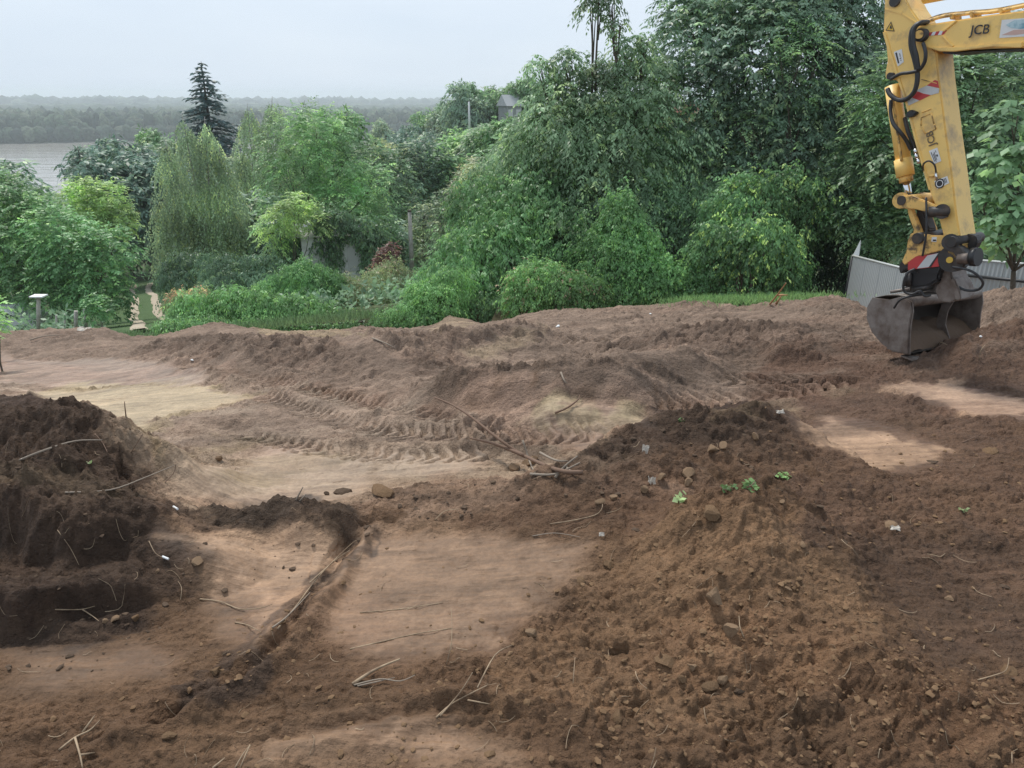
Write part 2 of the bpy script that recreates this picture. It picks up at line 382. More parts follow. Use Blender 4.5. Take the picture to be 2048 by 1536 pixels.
def ROUGH(X, Y, acc):
    r = .55+.45*sstep(.35, .65, vnoise(X*.9, Y*.9, 5))+.75*np.minimum(acc*2.4, 1)
    s = np.zeros(X.shape, np.float32)
    for i, pl in enumerate(_SMW): s = np.maximum(s, poly_mask(X, Y, pl, .12, 300+i, .10))
    rub = poly_mask(X, Y, _RUBW, .35, 401, .2)
    return (r*(1-.88*s)+.55*rub).astype(np.float32)
_RUBW = [C(*p) for p in [(1000, 1300), (1250, 1150), (1500, 1180), (1800, 1330), (2100, 1420), (2100, 1560), (900, 1560)]]
# ---- soil kinds, with shade painted into some near faces
GREYB, PINK, SAND, CLAY, DARK, BROWN, REDB, TAN, CUT, BOT = [(.235, .18, .14), (.32, .232, .178), (.36, .295, .195), (.25, .20, .14), (.070, .049, .037), (.132, .086, .055), (.132, .086, .062), (.205, .135, .085), (.33, .235, .168), (.125, .078, .050)]
ZONES = [
 (GREYB, .6, [(-500, 700), (-500, 640), (2600, 560), (2600, 690), (1900, 720), (1640, 790), (1300, 810), (900, 800), (600, 770), (420, 750), (200, 745), (0, 720)], 1.0),
 (PINK, .5, [(-300, 700), (0, 715), (420, 745), (600, 770), (900, 800), (1300, 805), (1640, 775), (1700, 800), (1500, 900), (1150, 970), (950, 1010), (600, 1010), (300, 1010), (-300, 900)], .75),
 ((.34, .275, .215), .4, [(-300, 765), (420, 752), (700, 800), (900, 835), (1280, 870), (1180, 925), (900, 930), (740, 1000), (340, 1005), (250, 880), (-100, 810)], .7),
 (SAND, .25, [(40, 790), (150, 765), (330, 765), (505, 795), (430, 822), (300, 842), (230, 838), (90, 812)], 1.0),
 (SAND, .2, [(1030, 842), (1100, 815), (1290, 822), (1300, 850), (1180, 866), (1060, 866)], .85),
 (SAND, .15, [(1380, 826), (1440, 818), (1600, 800), (1690, 765), (1690, 780), (1600, 822), (1440, 836)], .6),
 (SAND, .15, [(860, 655), (900, 630), (950, 650), (900, 668)], .35),
 (SAND, .12, [(500, 655), (700, 664), (720, 676), (520, 670)], .6),
 (SAND, .2, [(940, 700), (1040, 660), (1120, 655), (1050, 700), (960, 730)], .35),
 (CLAY, .15, [(280, 892), (450, 868), (560, 882), (420, 908), (310, 912)], .8),
 (CLAY, .15, [(450, 925), (620, 905), (720, 930), (620, 965), (480, 975)], .7),
 (GREYB, .25, [(200, 745), (420, 745), (560, 780), (500, 830), (300, 850), (560, 870), (700, 850), (640, 800)], .55),
 (GREYB, .15, [(230, 860), (560, 830), (760, 850), (560, 872), (330, 885)], .7),
 (DARK, .22, [(-400, 790), (130, 800), (230, 850), (320, 960), (360, 1040), (520, 995), (640, 1000), (735, 1085), (600, 1095), (350, 1050), (430, 1150), (260, 1270), (-400, 1290)], 1.0),
 (DARK, .25, [(700, 1000), (1050, 960), (1200, 880), (1330, 830), (1540, 800), (1600, 860), (1560, 905), (1400, 950), (1200, 985), (900, 1010)], .85),
 (REDB, .5, [(1480, 700), (1760, 690), (2600, 640), (2600, 1400), (1900, 1330), (1650, 1130), (1500, 960), (1600, 880), (1540, 800)], .9),
 (REDB, .3, [(900, 1020), (1300, 970), (1500, 960), (1330, 1040), (1100, 1060)], .6),
 (DARK, .35, [(1600, 1060), (1850, 1040), (2060, 1100), (2060, 1330), (1900, 1330), (1700, 1180)], .55),
 ((.058, .040, .030), .12, [(-400, 1015), (60, 1010), (250, 1030), (330, 1070), (430, 1140), (300, 1150), (-400, 1150)], .9),  # front face of the left heap: dark topsoil with its shade painted in
 ((.05, .034, .026), .10, [(-400, 1172), (260, 1172), (330, 1190), (250, 1255), (-400, 1275)], .8),  # front of the lower bench: dark topsoil, shade painted into the colour
 ((.062, .046, .035), .12, [(400, 1020), (470, 1006), (580, 988), (690, 1008), (738, 1078), (640, 1094), (520, 1064), (430, 1052)], .85),
 ((.13, .10, .072), .12, [(-400, 975), (150, 965), (290, 990), (200, 1005), (-400, 1008)], .6),
 ((.14, .105, .08), .35, [(850, 775), (900, 755), (1100, 735), (1290, 712), (1480, 690), (1520, 720), (1320, 760), (1150, 785), (900, 798)], .8),  # near face of the berm, its shade painted into the soil colour
 ((.12, .09, .07), .3, [(280, 700), (430, 660), (560, 690), (760, 690), (900, 720), (840, 745), (560, 735), (420, 720)], .55),
 ((.12, .09, .07), .3, [(1150, 690), (1300, 670), (1600, 640), (1750, 660), (1680, 710), (1400, 705)], .5),
 ((.13, .10, .08), .1, [(700, 880), (1000, 868), (1240, 862), (1240, 885), (1000, 900), (720, 895)], .5),
 (CUT, .22, [(345, 1062), (520, 1058), (690, 1098), (690, 1120), (600, 1200), (520, 1260), (400, 1180)], .85),
 (CUT, .14, [(1590, 842), (1660, 832), (1900, 900), (1880, 930), (1800, 942), (1690, 905)], .9),
 (CUT, .14, [(1780, 778), (1900, 765), (2060, 805), (2050, 845), (1940, 838)], .85),
 (CUT, .35, [(700, 1050), (860, 1040), (1250, 1090), (1100, 1200), (940, 1300), (700, 1320), (600, 1260)], .36),
 (DARK, .06, [(735, 1075), (700, 1110), (640, 1190), (560, 1290), (500, 1360), (400, 1420), (370, 1400), (450, 1340), (530, 1260), (610, 1170), (690, 1090)], .75),
 (CUT, .2, [(560, 1490), (900, 1450), (1080, 1560), (520, 1570)], .4),
 (TAN, .2, [(1340, 1020), (1450, 985), (1570, 990), (1650, 1090), (1820, 1300), (1400, 1500), (1000, 1420), (1150, 1170)], .8),
]
_zw = [(c, sf, [C(*p) for p in pl], st) for c, sf, pl, st in ZONES]
def soil_color(X, Y):
    n = fbm(X*1.1, Y*1.6, 71, 5, .6)
    c = np.empty((X.size, 3), np.float32); x = X.ravel(); y = Y.ravel(); n = n.ravel()
    nearb = np.array(BROWN); c[:] = nearb; k = sstep(-.25, .3, n)[:, None]; c = c*(1-k*.5)+np.array(BOT)*k*.5
    for i, (cc, sf, pl, st) in enumerate(_zw):
        m = poly_mask(x, y, pl, sf*.5, 500+i*7, .12+.28*sf, 2.4)*st
        # patchy: noise breaks up partial coverage
        if st < 1:
            nn = fbm(x*2.2, y*3.6, 600+i, 5, .65); m = np.clip(m*(1+.9*nn), 0, 1)*1.0
        c = c*(1-m[:, None])+np.array(cc, np.float32)*m[:, None]
    v = 1+.26*fbm(x*3.1, y*5.2, 81, 5, .65)
    st2 = 1+.16*fbm(x*2.2, y*16, 83, 4, .6)
    c = c*(v*st2)[:, None]
    pk = sstep(.1, .45, fbm(x*.9, y*1.4, 85, 3))[:, None]
    c = c*(1+pk*np.array([.03, 0, -.01]))
    kn = (1-sstep(5.2, 7.0, y))[:, None]; c = c*(np.array([1.05, .98, .93])*(1-kn)+np.array([1.07, .96, .83])*kn)
    big = fbm(x*.55, y*2.6, 87, 4, .55); c = c*(1+.34*big*sstep(4.5, 6.5, y))[:, None]
    return np.clip(c, .01, .8)
NU, NV = 860, 930
u = np.concatenate([np.linspace(-1.75, -.765, 50), np.linspace(-.76, .76, 760), np.linspace(.765, 1.75, 50)]); v = np.geomspace(1.55, 24.5, NV)
VY = np.repeat(v[:, None], NU, 1); VX = u[None, :]*(VY+.9)
VX = VX.astype(np.float32); VY = VY.astype(np.float32)
VZ = site_height(VX, VY)
# tuck the sheet's rim under the surrounding land
rim = np.minimum(np.minimum(sstep(0, .06, (u+1.75))[None, :]*np.ones_like(VY), sstep(0, .06, (1.75-u))[None, :]), sstep(0, 1.2, 24.5-VY))
VZ = VZ-.5*(1-rim)
cols = soil_color(VX, VY)
_sm = np.zeros(VX.shape, np.float32)
for _i, _pl in enumerate(_SMW): _sm = np.maximum(_sm, poly_mask(VX, VY, _pl, .12, 300+_i, .10))
cols = np.concatenate([cols, (1-_sm.reshape(-1, 1)*.95)], 1)
idx = np.arange(NU*NV).reshape(NV, NU)
F4 = np.stack([idx[:-1, :-1].ravel(), idx[:-1, 1:].ravel(), idx[1:, 1:].ravel(), idx[1:, :-1].ravel()], 1)
ground = link('ground', nmesh('ground', np.stack([VX.ravel(), VY.ravel(), VZ.ravel()], 1), F4, True, cols), SOIL)
tag(ground, 'churned bare soil of the graded plot, brown with pale sand patches', kind='structure')
def gz(x, y):
    """height of the finished plot surface (bilinear lookup)"""
    x = np.atleast_1d(np.asarray(x, float)); y = np.atleast_1d(np.asarray(y, float))
    fv = np.clip(np.log(np.maximum(y, 1.56)/1.55)/math.log(24.5/1.55)*(NV-1), 0, NV-1.001); fu = np.clip(np.interp(x/(y+.9), u, np.arange(NU)), 0, NU-1.001)
    i = fv.astype(int); j = fu.astype(int); a = fv-i; b = fu-j
    return VZ[i, j]*(1-a)*(1-b)+VZ[i+1, j]*a*(1-b)+VZ[i, j+1]*(1-a)*b+VZ[i+1, j+1]*a*b
def G(px, py, off=0.0): return hit(px, py, lambda a, b: gz(a, b), off, 1.6, 24)

# ================================================================== hillside, river
def grid_land():
    ys = np.concatenate([np.linspace(-40, 1, 12), np.linspace(1.4, 26, 60), np.geomspace(27, 1060, 120)])
    us = np.linspace(-1.0, 1.0, 150)
    Yg = np.repeat(ys[:, None], len(us), 1)
    Xg = us[None, :]*np.where(Yg < 26, 60, 60+(Yg-26)*1.35)
    Zg = zland(Xg, Yg)
    T = Xg/np.maximum(Yg, 1)
    # under the plot the land is the same slope a little lower
    ed = np.interp(T, [-.8, -.3, .0, .3, .45, .7], [21.0, 20.0, 17.0, 14.4, 13.6, 11.6])
    under = (np.abs(Xg/(np.maximum(Yg, 0)+.9)) < 1.60) & (Yg < ed+2.5) & (Yg > 1.5)
    Zg = Zg-np.where(under, 1.6, 0)-np.where((Yg <= 1.6), .02, 0)
    _tx = np.interp(Yg, [23, 40, 50, 63, 70, 80, 86], [ray(a, b_)[0]/ray(a, b_)[1]*c_ for a, b_, c_ in [(296, 690, 23), (283, 668, 40), (272, 640, 50), (270, 600, 63), (271, 580, 70), (262, 560, 80), (268, 550, 86)]])
    Zg = Zg+.25*fbm(Xg*.2, Yg*.2, 15, 3)*(Yg > 28)*sstep(4, 9, np.where(Yg < 95, np.abs(Xg-_tx), 99))
    n = fbm(Xg*.15, Yg*.15, 9, 4)
    g = np.zeros((*Xg.shape, 3)); g[:] = (.055, .085, .03); k = sstep(-.1, .3, n)[..., None]
    g = g*(1-k)+np.array((.085, .10, .04))*k
    soil = (1-sstep(0, 3, Yg-ed-1.0))[..., None]*(1-sstep(38, 46, np.abs(Xg)))[..., None]
    g = g*(1-soil)+np.array(BROWN)*.8*soil
    return Xg, Yg, Zg, g
Xg, Yg, Zg, gcol = grid_land()
ii = np.arange(Xg.size).reshape(Xg.shape)
F4 = np.stack([ii[:-1, :-1].ravel(), ii[:-1, 1:].ravel(), ii[1:, 1:].ravel(), ii[1:, :-1].ravel()], 1)
m, n, b = newmat('hillside_grass'); b.inputs['Roughness'].default_value = .95; attr_col(n, b, [(3, .7, 1.3), (.4, .8, 1.2)])
t = n.nodes.new('ShaderNodeTexNoise'); t.inputs['Scale'].default_value = 9; t.inputs['Detail'].default_value = 6
bp = n.nodes.new('ShaderNodeBump'); bp.inputs['Distance'].default_value = .15; bp.inputs['Strength'].default_value = .8
n.links.new(t.outputs['Fac'], bp.inputs['Height']); n.links.new(bp.outputs[0], b.inputs['Normal'])
HILLM = m
hill = link('hillside', nmesh('hillside', np.stack([Xg.ravel(), Yg.ravel(), Zg.ravel()], 1), F4, True, gcol.reshape(-1, 3)), HILLM)
tag(hill, 'grassy hillside falling away from the plot towards the river', kind='structure')
EX = np.array([-.5, .87]); EY = np.array([.87, .5])     # across and along the river
def sw(s, l, z=0): p = EX*s+EY*l; return (p[0], p[1], z)
m, n, b = newmat('river_water')
b.inputs['Base Color'].default_value = (.36, .335, .30, 1); b.inputs['Roughness'].default_value = .12; b.inputs['IOR'].default_value = 1.33
g = n.nodes.new('ShaderNodeNewGeometry'); mpn = n.nodes.new('ShaderNodeMapping'); mpn.inputs['Rotation'].default_value = (0, 0, R(-30)); mpn.inputs['Scale'].default_value = (.012, .07, .05)
t = n.nodes.new('ShaderNodeTexNoise'); t.inputs['Scale'].default_value = 1; t.inputs['Detail'].default_value = 7
bp = n.nodes.new('ShaderNodeBump'); bp.inputs['Distance'].default_value = 3.5; bp.inputs['Strength'].default_value = .35
n.links.new(g.outputs['Position'], mpn.inputs[0]); n.links.new(mpn.outputs[0], t.inputs['Vector']); n.links.new(t.outputs['Fac'], bp.inputs['Height']); n.links.new(bp.outputs[0], b.inputs['Normal'])
river = link('river', pmesh('river', [sw(400, -3500, -45.2), sw(400, 3500, -45.2), sw(1300, 3500, -45.2), sw(1300, -3500, -45.2)], [(0, 1, 2, 3)]), m)
tag(river, 'wide calm grey-brown river below the hillside', kind='structure')
# floodplain on the far bank
FARS = 955
fp = link('floodplain', pmesh('floodplain', [sw(FARS, -6000, -44.6), sw(FARS, 6000, -44.6), sw(9000, 9000, -44.0), sw(9000, -9000, -44.0), sw(FARS-3, -6000, -47), sw(FARS-3, 6000, -47)], [(0, 1, 2, 3), (4, 5, 1, 0)]), mat('floodplain_soil', (.05, .07, .035), .95))
tag(fp, 'flat land on the far bank under the forest', kind='structure')
# ================================================================== vegetation
def unit(v): return v/np.maximum(np.linalg.norm(v, axis=-1, keepdims=True), 1e-9)
def rdir(n):
    v = RNG.normal(size=(n, 3)); return unit(v)
def leaf_quads(P, Dv, Nv, L, Wd, colr, fold=.12):
    """pointed leaves: base P, direction Dv, normal Nv, length L, width Wd -> verts, faces, colours"""
    Dv = unit(Dv); S = unit(np.cross(Dv, Nv)); Nn = np.cross(S, Dv)
    L = np.broadcast_to(np.asarray(L, float), (len(P),))[:, None]; Wd = np.broadcast_to(np.asarray(Wd, float), (len(P),))[:, None]
    a = P; m = P+Dv*L*.45+Nn*L*fold; b_ = m+S*Wd*.5-Nn*L*fold*1.2; c_ = P+Dv*L-Nn*L*fold*.6; d_ = m-S*Wd*.5-Nn*L*fold*1.2
    V = np.stack([a, b_, c_, d_], 1).reshape(-1, 3)
    Fc = np.arange(len(P)*4).reshape(-1, 4)
    Cc = np.repeat(colr, 4, 0)
    return V, Fc, Cc
def sprays(P, out_, n, Lr, leafL, leafW, base, jit=.25, droop=.5, hang=.5, bright=None):
    """compound leaves: P tips, out_ outward directions, n leaflets per spray"""
    N = len(P); d = unit(out_+rdir(N)*.45); Lr = Lr*RNG.uniform(.6, 1.3, N)
    tt = np.repeat((np.arange(n)+1)/n, 1)
    side = unit(np.cross(d, np.array([0, 0, 1.]))+1e-6)
    Ps, Ds, Ns = [], [], []
    for k in range(n):
        t = tt[k]
        p = P+d*(Lr*t)[:, None]; p[:, 2] -= droop*t*t*Lr
        sgn = 1 if k % 2 else -1
        ld = side*sgn*(.9 if k < n-1 else .05)+d*.6+np.array([0, 0, -hang])+rdir(N)*.3
        Ps.append(p); Ds.append(ld); Ns.append(np.array([0, 0, 1.])+d*.3+rdir(N)*.5)
    Pq = np.concatenate(Ps); Dq = np.concatenate(Ds); Nq = np.concatenate(Ns)
    v = RNG.uniform(1-jit, 1+jit, N)
    c = np.array(base)[None, :]*v[:, None]
    yv = RNG.random(N); c = c*np.where(yv[:, None] > .86, np.array([1.75, 1.5, 1.05]), 1)
    if bright is not None:
        br = RNG.random(N) < bright[0]; c[br] = np.array(bright[1])*v[br][:, None]
    sp_ = 1+.55*fbm(P[:, 0]*.9+P[:, 1]*.3, P[:, 2]*.9, 19, 3)
    c = c*sp_[:, None]
    Cq = np.tile(c, (n, 1))
    return leaf_quads(Pq, Dq, Nq, leafL*RNG.uniform(.5, 1.4, len(Pq)), leafW*RNG.uniform(.75, 1.2, len(Pq)), Cq)
def cat(parts):
    V, Fc, Cc, o = [], [], [], 0
    for v, f, c in parts:
        V.append(v); Fc.append(f+o); Cc.append(c); o += len(v)
    return np.concatenate(V), np.concatenate(Fc), np.concatenate(Cc)
def tube(pts, rad, k=6, smooth=True, sub=4):
    """swept tube along a smoothed path, closed ends -> verts, quads+tris lists"""
    P = [Vector(p) for p in pts]
    if np.isscalar(rad): rad = [rad]*len(P)
    if sub > 1 and len(P) > 2:
        Q, Rr = [], []
        for i in range(len(P)-1):
            p0 = P[max(i-1, 0)]; p1 = P[i]; p2 = P[i+1]; p3 = P[min(i+2, len(P)-1)]
            for j in range(sub):
                t = j/sub
                Q.append(.5*((2*p1)+(-p0+p2)*t+(2*p0-5*p1+4*p2-p3)*t*t+(-p0+3*p1-3*p2+p3)*t**3)); Rr.append(rad[i]*(1-t)+rad[i+1]*t)
        Q.append(P[-1]); Rr.append(rad[-1]); P, rad = Q, Rr
    V, Fc = [], []
    ref = Vector((0, 0, 1)) if abs((P[1]-P[0]).normalized().z) < .9 else Vector((1, 0, 0))
    for i, p in enumerate(P):
        d = (P[min(i+1, len(P)-1)]-P[max(i-1, 0)]).normalized()
        a = d.cross(ref).normalized(); b_ = a.cross(d).normalized(); ref = b_ if b_.length > .1 else ref
        ref = d.cross(a)*-1 if False else Vector(b_)
        a = Vector(a)
        for j in range(k):
            th = 2*math.pi*j/k
            V.append(p+(a*math.cos(th)+b_*math.sin(th))*rad[i])
        ref = b_
    for i in range(len(P)-1):
        for j in range(k):
            Fc.append((i*k+j, i*k+(j+1) % k, (i+1)*k+(j+1) % k, (i+1)*k+j))
    Fc.append(tuple(range(k))[::-1]); Fc.append(tuple(range((len(P)-1)*k, len(P)*k)))
    return V, Fc
def joined_tubes(name, lst, mat_, parent=None, smooth=True):
    V, Fc = [], []
    for v, f in lst:
        o = len(V); V += v; Fc += [tuple(i+o for i in q) for q in f]
    return link(name, pmesh(name, V, Fc, smooth), mat_, parent)
def crown_points(blobs, dens, shell=.55):
    """points through ellipsoidal lobes, crowding towards their skins; outward directions"""
    P, O = [], []
    for (c, r) in blobs:
        r = np.array(r if hasattr(r, '__len__') else (r, r, r)); n = max(8, int(dens*(r[0]*r[2]+r[0]*r[1]+r[1]*r[2])/3*4*math.pi))
        d = rdir(n); d[:, 2] = np.where(d[:, 2] < -.6, -d[:, 2], d[:, 2])
        bump = 1+.22*np.sin(d[:, 0]*5+c[0])*np.sin(d[:, 2]*6+c[2])+.15*np.sin(d[:, 1]*9+c[1])
        q = RNG.random(n)**(1-shell)
        P.append(np.array(c)+d*r*(q*bump)[:, None]); O.append(d*np.array([1, 1, .7]))
    return np.concatenate(P), np.concatenate(O)
def filter_inside(P, O, blobs, keep=.25):
    ins = np.zeros(len(P), bool)
    for (c, r) in blobs:
        r = np.array(r if hasattr(r, '__len__') else (r, r, r))
        ins |= (((P-np.array(c))/(r*.62))**2).sum(1) < 1
    k = ~ins | (RNG.random(len(P)) < keep)
    return P[k], O[k]
GREEN = dict(walnut=(.062, .104, .050), dark=(.055, .090, .056), mid=(.045, .092, .032), bright=(.075, .135, .045), yellow=(.19, .25, .05),
             blue=(.036, .066, .046), birch=(.062, .100, .046), grey=(.070, .100, .060), vine=(.040, .100, .026), hedge=(.046, .102, .028), olive=(.10, .12, .05), red=(.16, .05, .035))
def PB(px, py, r, D, dz=0, sq=1.0, dep=None):
    """crown lobe seen round photo pixel (px, py), radius r pixels, at distance D"""
    c = at(px, py, D); rr = r*D/F/math.cos(math.atan(abs(px-1024)/F))
    return (c, (rr, (dep if dep else rr), rr*sq))
def limbs(base, blobs, r0, split=.35, seed=0):
    rs = random.Random(seed); lst = []
    top = np.mean([b[0] for b in blobs], 0); base = np.array(base)
    h = top[2]-base[2]; fork = base+(top-base)*split; fork[2] = base[2]+h*split
    bend = np.array([rs.uniform(-.15, .15), rs.uniform(-.15, .15), 0])
    lst.append(tube([base-np.array([0, 0, .4]), base+(fork-base)*.5+bend, fork], [r0*1.25, r0*.95, r0*.8], 8))
    for c, r in blobs:
        mid = fork*.5+np.array(c)*.5+np.array([rs.uniform(-.3, .3), rs.uniform(-.3, .3), rs.uniform(0, .3)])
        lst.append(tube([fork, mid, np.array(c)], [r0*.55, r0*.33, r0*.1], 6, sub=3))
        rr = r[0] if hasattr(r, '__len__') else r
        for _ in range(3):
            d = np.array([rs.uniform(-1, 1), rs.uniform(-1, 1), rs.uniform(-.2, 1)]); d /= np.linalg.norm(d)
            lst.append(tube([mid*.4+np.array(c)*.6, np.array(c)+d*rr*.45+np.array([0, 0, .1]), np.array(c)+d*rr*.8], [r0*.16, r0*.09, r0*.03], 5, sub=2))
    return lst
def tree(name, label, catg, root_px, D, blobs, dens, n, Lr, lL, lW, colr, r0=.14, bark=None, group=None, droop=.45, hang=.45, jit=.3, bright=None, keep=.25, split=.35, land=None, leafname='crown'):
    d = ray(root_px, 600); x = d[0]/d[1]*D; zb = float((land or zland)(x, D))
    T = empty(name, (x, D, zb)); tag(T, label, catg, group)
    P, O = crown_points(blobs, dens); P, O = filter_inside(P, O, blobs, keep)
    V, Fc, Cc = sprays(P, O, n, Lr, lL, lW, colr, jit, droop, hang, bright)
    cr_ = link(leafname, nmesh(name+'_crown', V, Fc, False, Cc), LEAF, T)
    joined_tubes('trunk', limbs((x, D, zb), blobs, r0, split, int(root_px)), bark or BARK, T)
    return T
def shrub_mass(name, label, catg, lobes, dens, lL, lW, colr, kind=None, group=None, n=3, Lr=.12, droop=.3, jit=.3, bright=None, stems=True, hang=.9, flat=1.0):
    """leafy mound: leaves laid like shingles over lumpy lobes with a dark body of twigs"""
    c0 = np.mean([l[0] for l in lobes], 0); zb = float(zland(c0[0], c0[1]))
    T = empty(name, (c0[0], c0[1], zb)); tag(T, label, catg, group, kind)
    P, O = [], []
    for c, r in lobes:
        r = np.array(r); N = int(dens*4*math.pi*(r[0]*r[2]+r[0]*r[1]+r[1]*r[2])/3)
        d = rdir(N); d[:, 2] = np.abs(d[:, 2])*np.where(RNG.random(N) < .25, -.6, 1); d = unit(d)
        rad = 1+.30*fbm(d[:, 0]*3.4+c[0], d[:, 2]*3.4+d[:, 1]*2+c[1], 7, 4, .6)*2
        q = np.where(RNG.random(N) < .3, RNG.uniform(.78, 1, N), RNG.uniform(.94, 1.06, N)); q = np.where(RNG.random(N) < .09, RNG.uniform(1.05, 1.38, N), q)
        P.append(c+d*r*(rad*q)[:, None]); O.append(d/r*r.mean())
    P = np.concatenate(P); O = unit(np.concatenate(O))
    P, O = filter_inside(P, O, lobes, .0)
    O2 = O*.6+np.array([0, 0, -.55])          # leaves hang down the face of the mound
    V, Fc, Cc = sprays(P, O2, n, Lr, lL, lW, colr, jit, droop, hang, bright)
    link('foliage', nmesh(name+'_leaves', V, Fc, False, Cc), LEAF, T)
    lst = []
    if stems:
        rs = random.Random(int(c0[0]*100))
        for c, r in lobes:
            for _ in range(5):
                bx = c[0]+rs.uniform(-.5, .5)*r[0]; by = c[1]+rs.uniform(-.4, .4)*r[1]; gb = float(zland(bx, by))
                e = np.array(c)+np.array([rs.uniform(-.7, .7)*r[0], rs.uniform(-.7, .5)*r[1], rs.uniform(.1, .75)*r[2]])
                lst.append(tube([(bx, by, gb-.2), ((bx+e[0])/2+rs.uniform(-.15, .15), (by+e[1])/2, (gb+e[2])/2), e], [.035, .025, .01], 5, sub=3))
        joined_tubes('stems', lst, BARK, T)['kind'] = 'stuff'
    return T
def lobe(px, py, r, D, ry=None, rz=None):
    c = at(px, py, D); k = D/F
    return (c, (r*k, (ry if ry else r)*k, (rz if rz else r)*k))

# ---- the big trees beyond the plot, right of centre
tree('walnut_tree', 'tall pale green walnut with drooping leaves and one high thin branch against the sky', 'tree', 1230, 25,
     [PB(1240, 300, 130, 25), PB(1130, 280, 90, 24.5), PB(1200, 200, 64, 25.5), PB(1100, 190, 34, 25), PB(1075, 140, 20, 25), PB(1135, 130, 30, 25), PB(1262, 118, 36, 25), PB(1232, 62, 18, 25), PB(1185, 22, 20, 25), PB(1222, 12, 16, 25), PB(1200, -30, 24, 25), PB(1290, 90, 18, 25), PB(1290, 180, 60, 25.5), PB(1180, 370, 90, 24), PB(1270, 410, 80, 23.8), PB(1060, 300, 55, 25), PB(1240, 470, 60, 23.5)],
     44, 7, .34, .165, .070, GREEN['walnut'], .15, hang=.9, droop=.8, keep=.3)
tree('ash_tree', 'broad dark tree, the highest and fullest, left of the digger arm', 'tree', 1560, 27,
     [PB(1400, 90, 85, 27), PB(1370, 35, 42, 27), PB(1460, 20, 80, 27.5), PB(1560, 30, 100, 28), PB(1640, 60, 100, 27.5), PB(1540, 150, 140, 26.5), PB(1400, 220, 110, 26.5), PB(1660, 200, 110, 27), PB(1560, 300, 130, 26), PB(1440, 350, 100, 26), PB(1680, 340, 90, 26.5), PB(1730, 120, 60, 28), PB(1560, -60, 120, 28), PB(1720, -10, 60, 28), PB(1340, 290, 50, 26.5)],
     34, 7, .34, .175, .082, GREEN['dark'], .20, hang=.7, jit=.4, bright=(.05, (.085, .15, .05)), keep=.3)
# drooping fronds of the tree of heaven, paler than the rest
tree('tree_of_heaven', 'pale feathery sapling leaves poking out of the dark tree crown', 'tree', 1590, 24.5,
     [PB(1560, 130, 28, 24.3), PB(1600, 90, 26, 24.3), PB(1640, 95, 24, 24.3), PB(1580, 160, 26, 24.3), PB(1470, 255, 26, 24.3), PB(1500, 262, 16, 24.3)],
     9, 17, .85, .12, .045, (.095, .165, .065), .06, droop=.5, hang=.35, keep=1)
tree('staghorn_sumac', 'feathery light green sumac behind the corner of the metal fence', 'tree', 1775, 21.5,
     [PB(1745, 430, 32, 21.5), PB(1790, 400, 30, 21.5), PB(1760, 470, 40, 21.2), PB(1800, 470, 34, 21.3), PB(1740, 505, 26, 21.4), PB(1790, 510, 30, 21.5), PB(1730, 190, 20, 21.5), PB(1745, 245, 18, 21.5)],
     40, 15, .45, .10, .028, (.062, .125, .05), .05, droop=.5, hang=.3, keep=.8)
tree('thicket_tree', 'green leafy tree rising behind the digger arm and right of it', 'tree', 1900, 21,
     [PB(1780, 200, 60, 21.5), PB(1850, 190, 80, 21.5), PB(1800, 330, 85, 21), PB(1900, 330, 90, 20.5), PB(1880, 450, 80, 20), PB(1960, 200, 75, 21), PB(1940, 140, 40, 22), PB(1900, 130, 22, 22), PB(1730, 330, 60, 22), PB(1720, 440, 50, 21.5)],
     34, 7, .30, .15, .08, (.052, .095, .042), .14, jit=.35, bright=(.08, (.09, .16, .05)), keep=.35)
tree('walnut_tree', 'dense tree at the right edge with smoky grey-green crown under the boom', 'tree', 2060, 24,
     [PB(2000, 150, 60, 25), PB(2060, 130, 70, 25), PB(2030, 240, 80, 24), PB(2120, 250, 90, 24), PB(1980, 340, 70, 23), PB(2080, 400, 90, 22)],
     26, 7, .32, .18, .085, (.042, .075, .042), .16, jit=.35, keep=.3)
tree('paulownia_tree', 'young tree with large pale heart-shaped leaves at the right edge', 'tree', 2040, 13.5,
     [PB(2020, 240, 26, 13.8), PB(2040, 330, 42, 13.5), PB(1990, 330, 28, 14), PB(2020, 420, 36, 13.5), PB(1970, 400, 24, 13.8), PB(2070, 460, 46, 13.3), PB(1990, 480, 28, 13.7)],
     34, 4, .24, .16, .14, (.050, .096, .042), .05, droop=.4, hang=.8, keep=.8, land=zland)
# ---- creeper mounds and thicket at the plot's edge
shrub_mass('creeper_mound', 'tall pointed mound of green creeper right of centre, smothering a small tree', 'creeper',
     [lobe(1240, 590, 95, 20.5, 60, 120), lobe(1255, 520, 62, 20.6, 40, 95), lobe(1245, 450, 36, 20.8, 25, 60), lobe(1320, 580, 75, 20.3, 50, 70), lobe(1180, 600, 50, 20.3, 40, 60)],
     420, .075, .05, (.046, .112, .030), n=3, Lr=.10, jit=.35)
shrub_mass('creeper_mound', 'low wide carpet of dark creeper to the right of the pointed mound', 'creeper',
     [lobe(1390, 600, 80, 20.2, 50, 70), lobe(1450, 580, 70, 20.4, 40, 90), lobe(1540, 590, 60, 20.3, 40, 90)],
     300, .075, .05, (.028, .076, .022), n=3, Lr=.11, jit=.4)
shrub_mass('elder_bush', 'dark bush with a patch of yellow-green leaves near the plot edge', 'bush',
     [lobe(1510, 520, 60, 19.6, 40, 80), lobe(1440, 500, 50, 20, 40, 60), lobe(1560, 540, 38, 19.8, 30, 70), lobe(1590, 430, 60, 22, 40, 80), lobe(1490, 420, 70, 21.5, 40, 60)],
     170, .10, .055, (.034, .08, .026), n=4, Lr=.16, jit=.4, bright=(.07, (.17, .24, .045)))
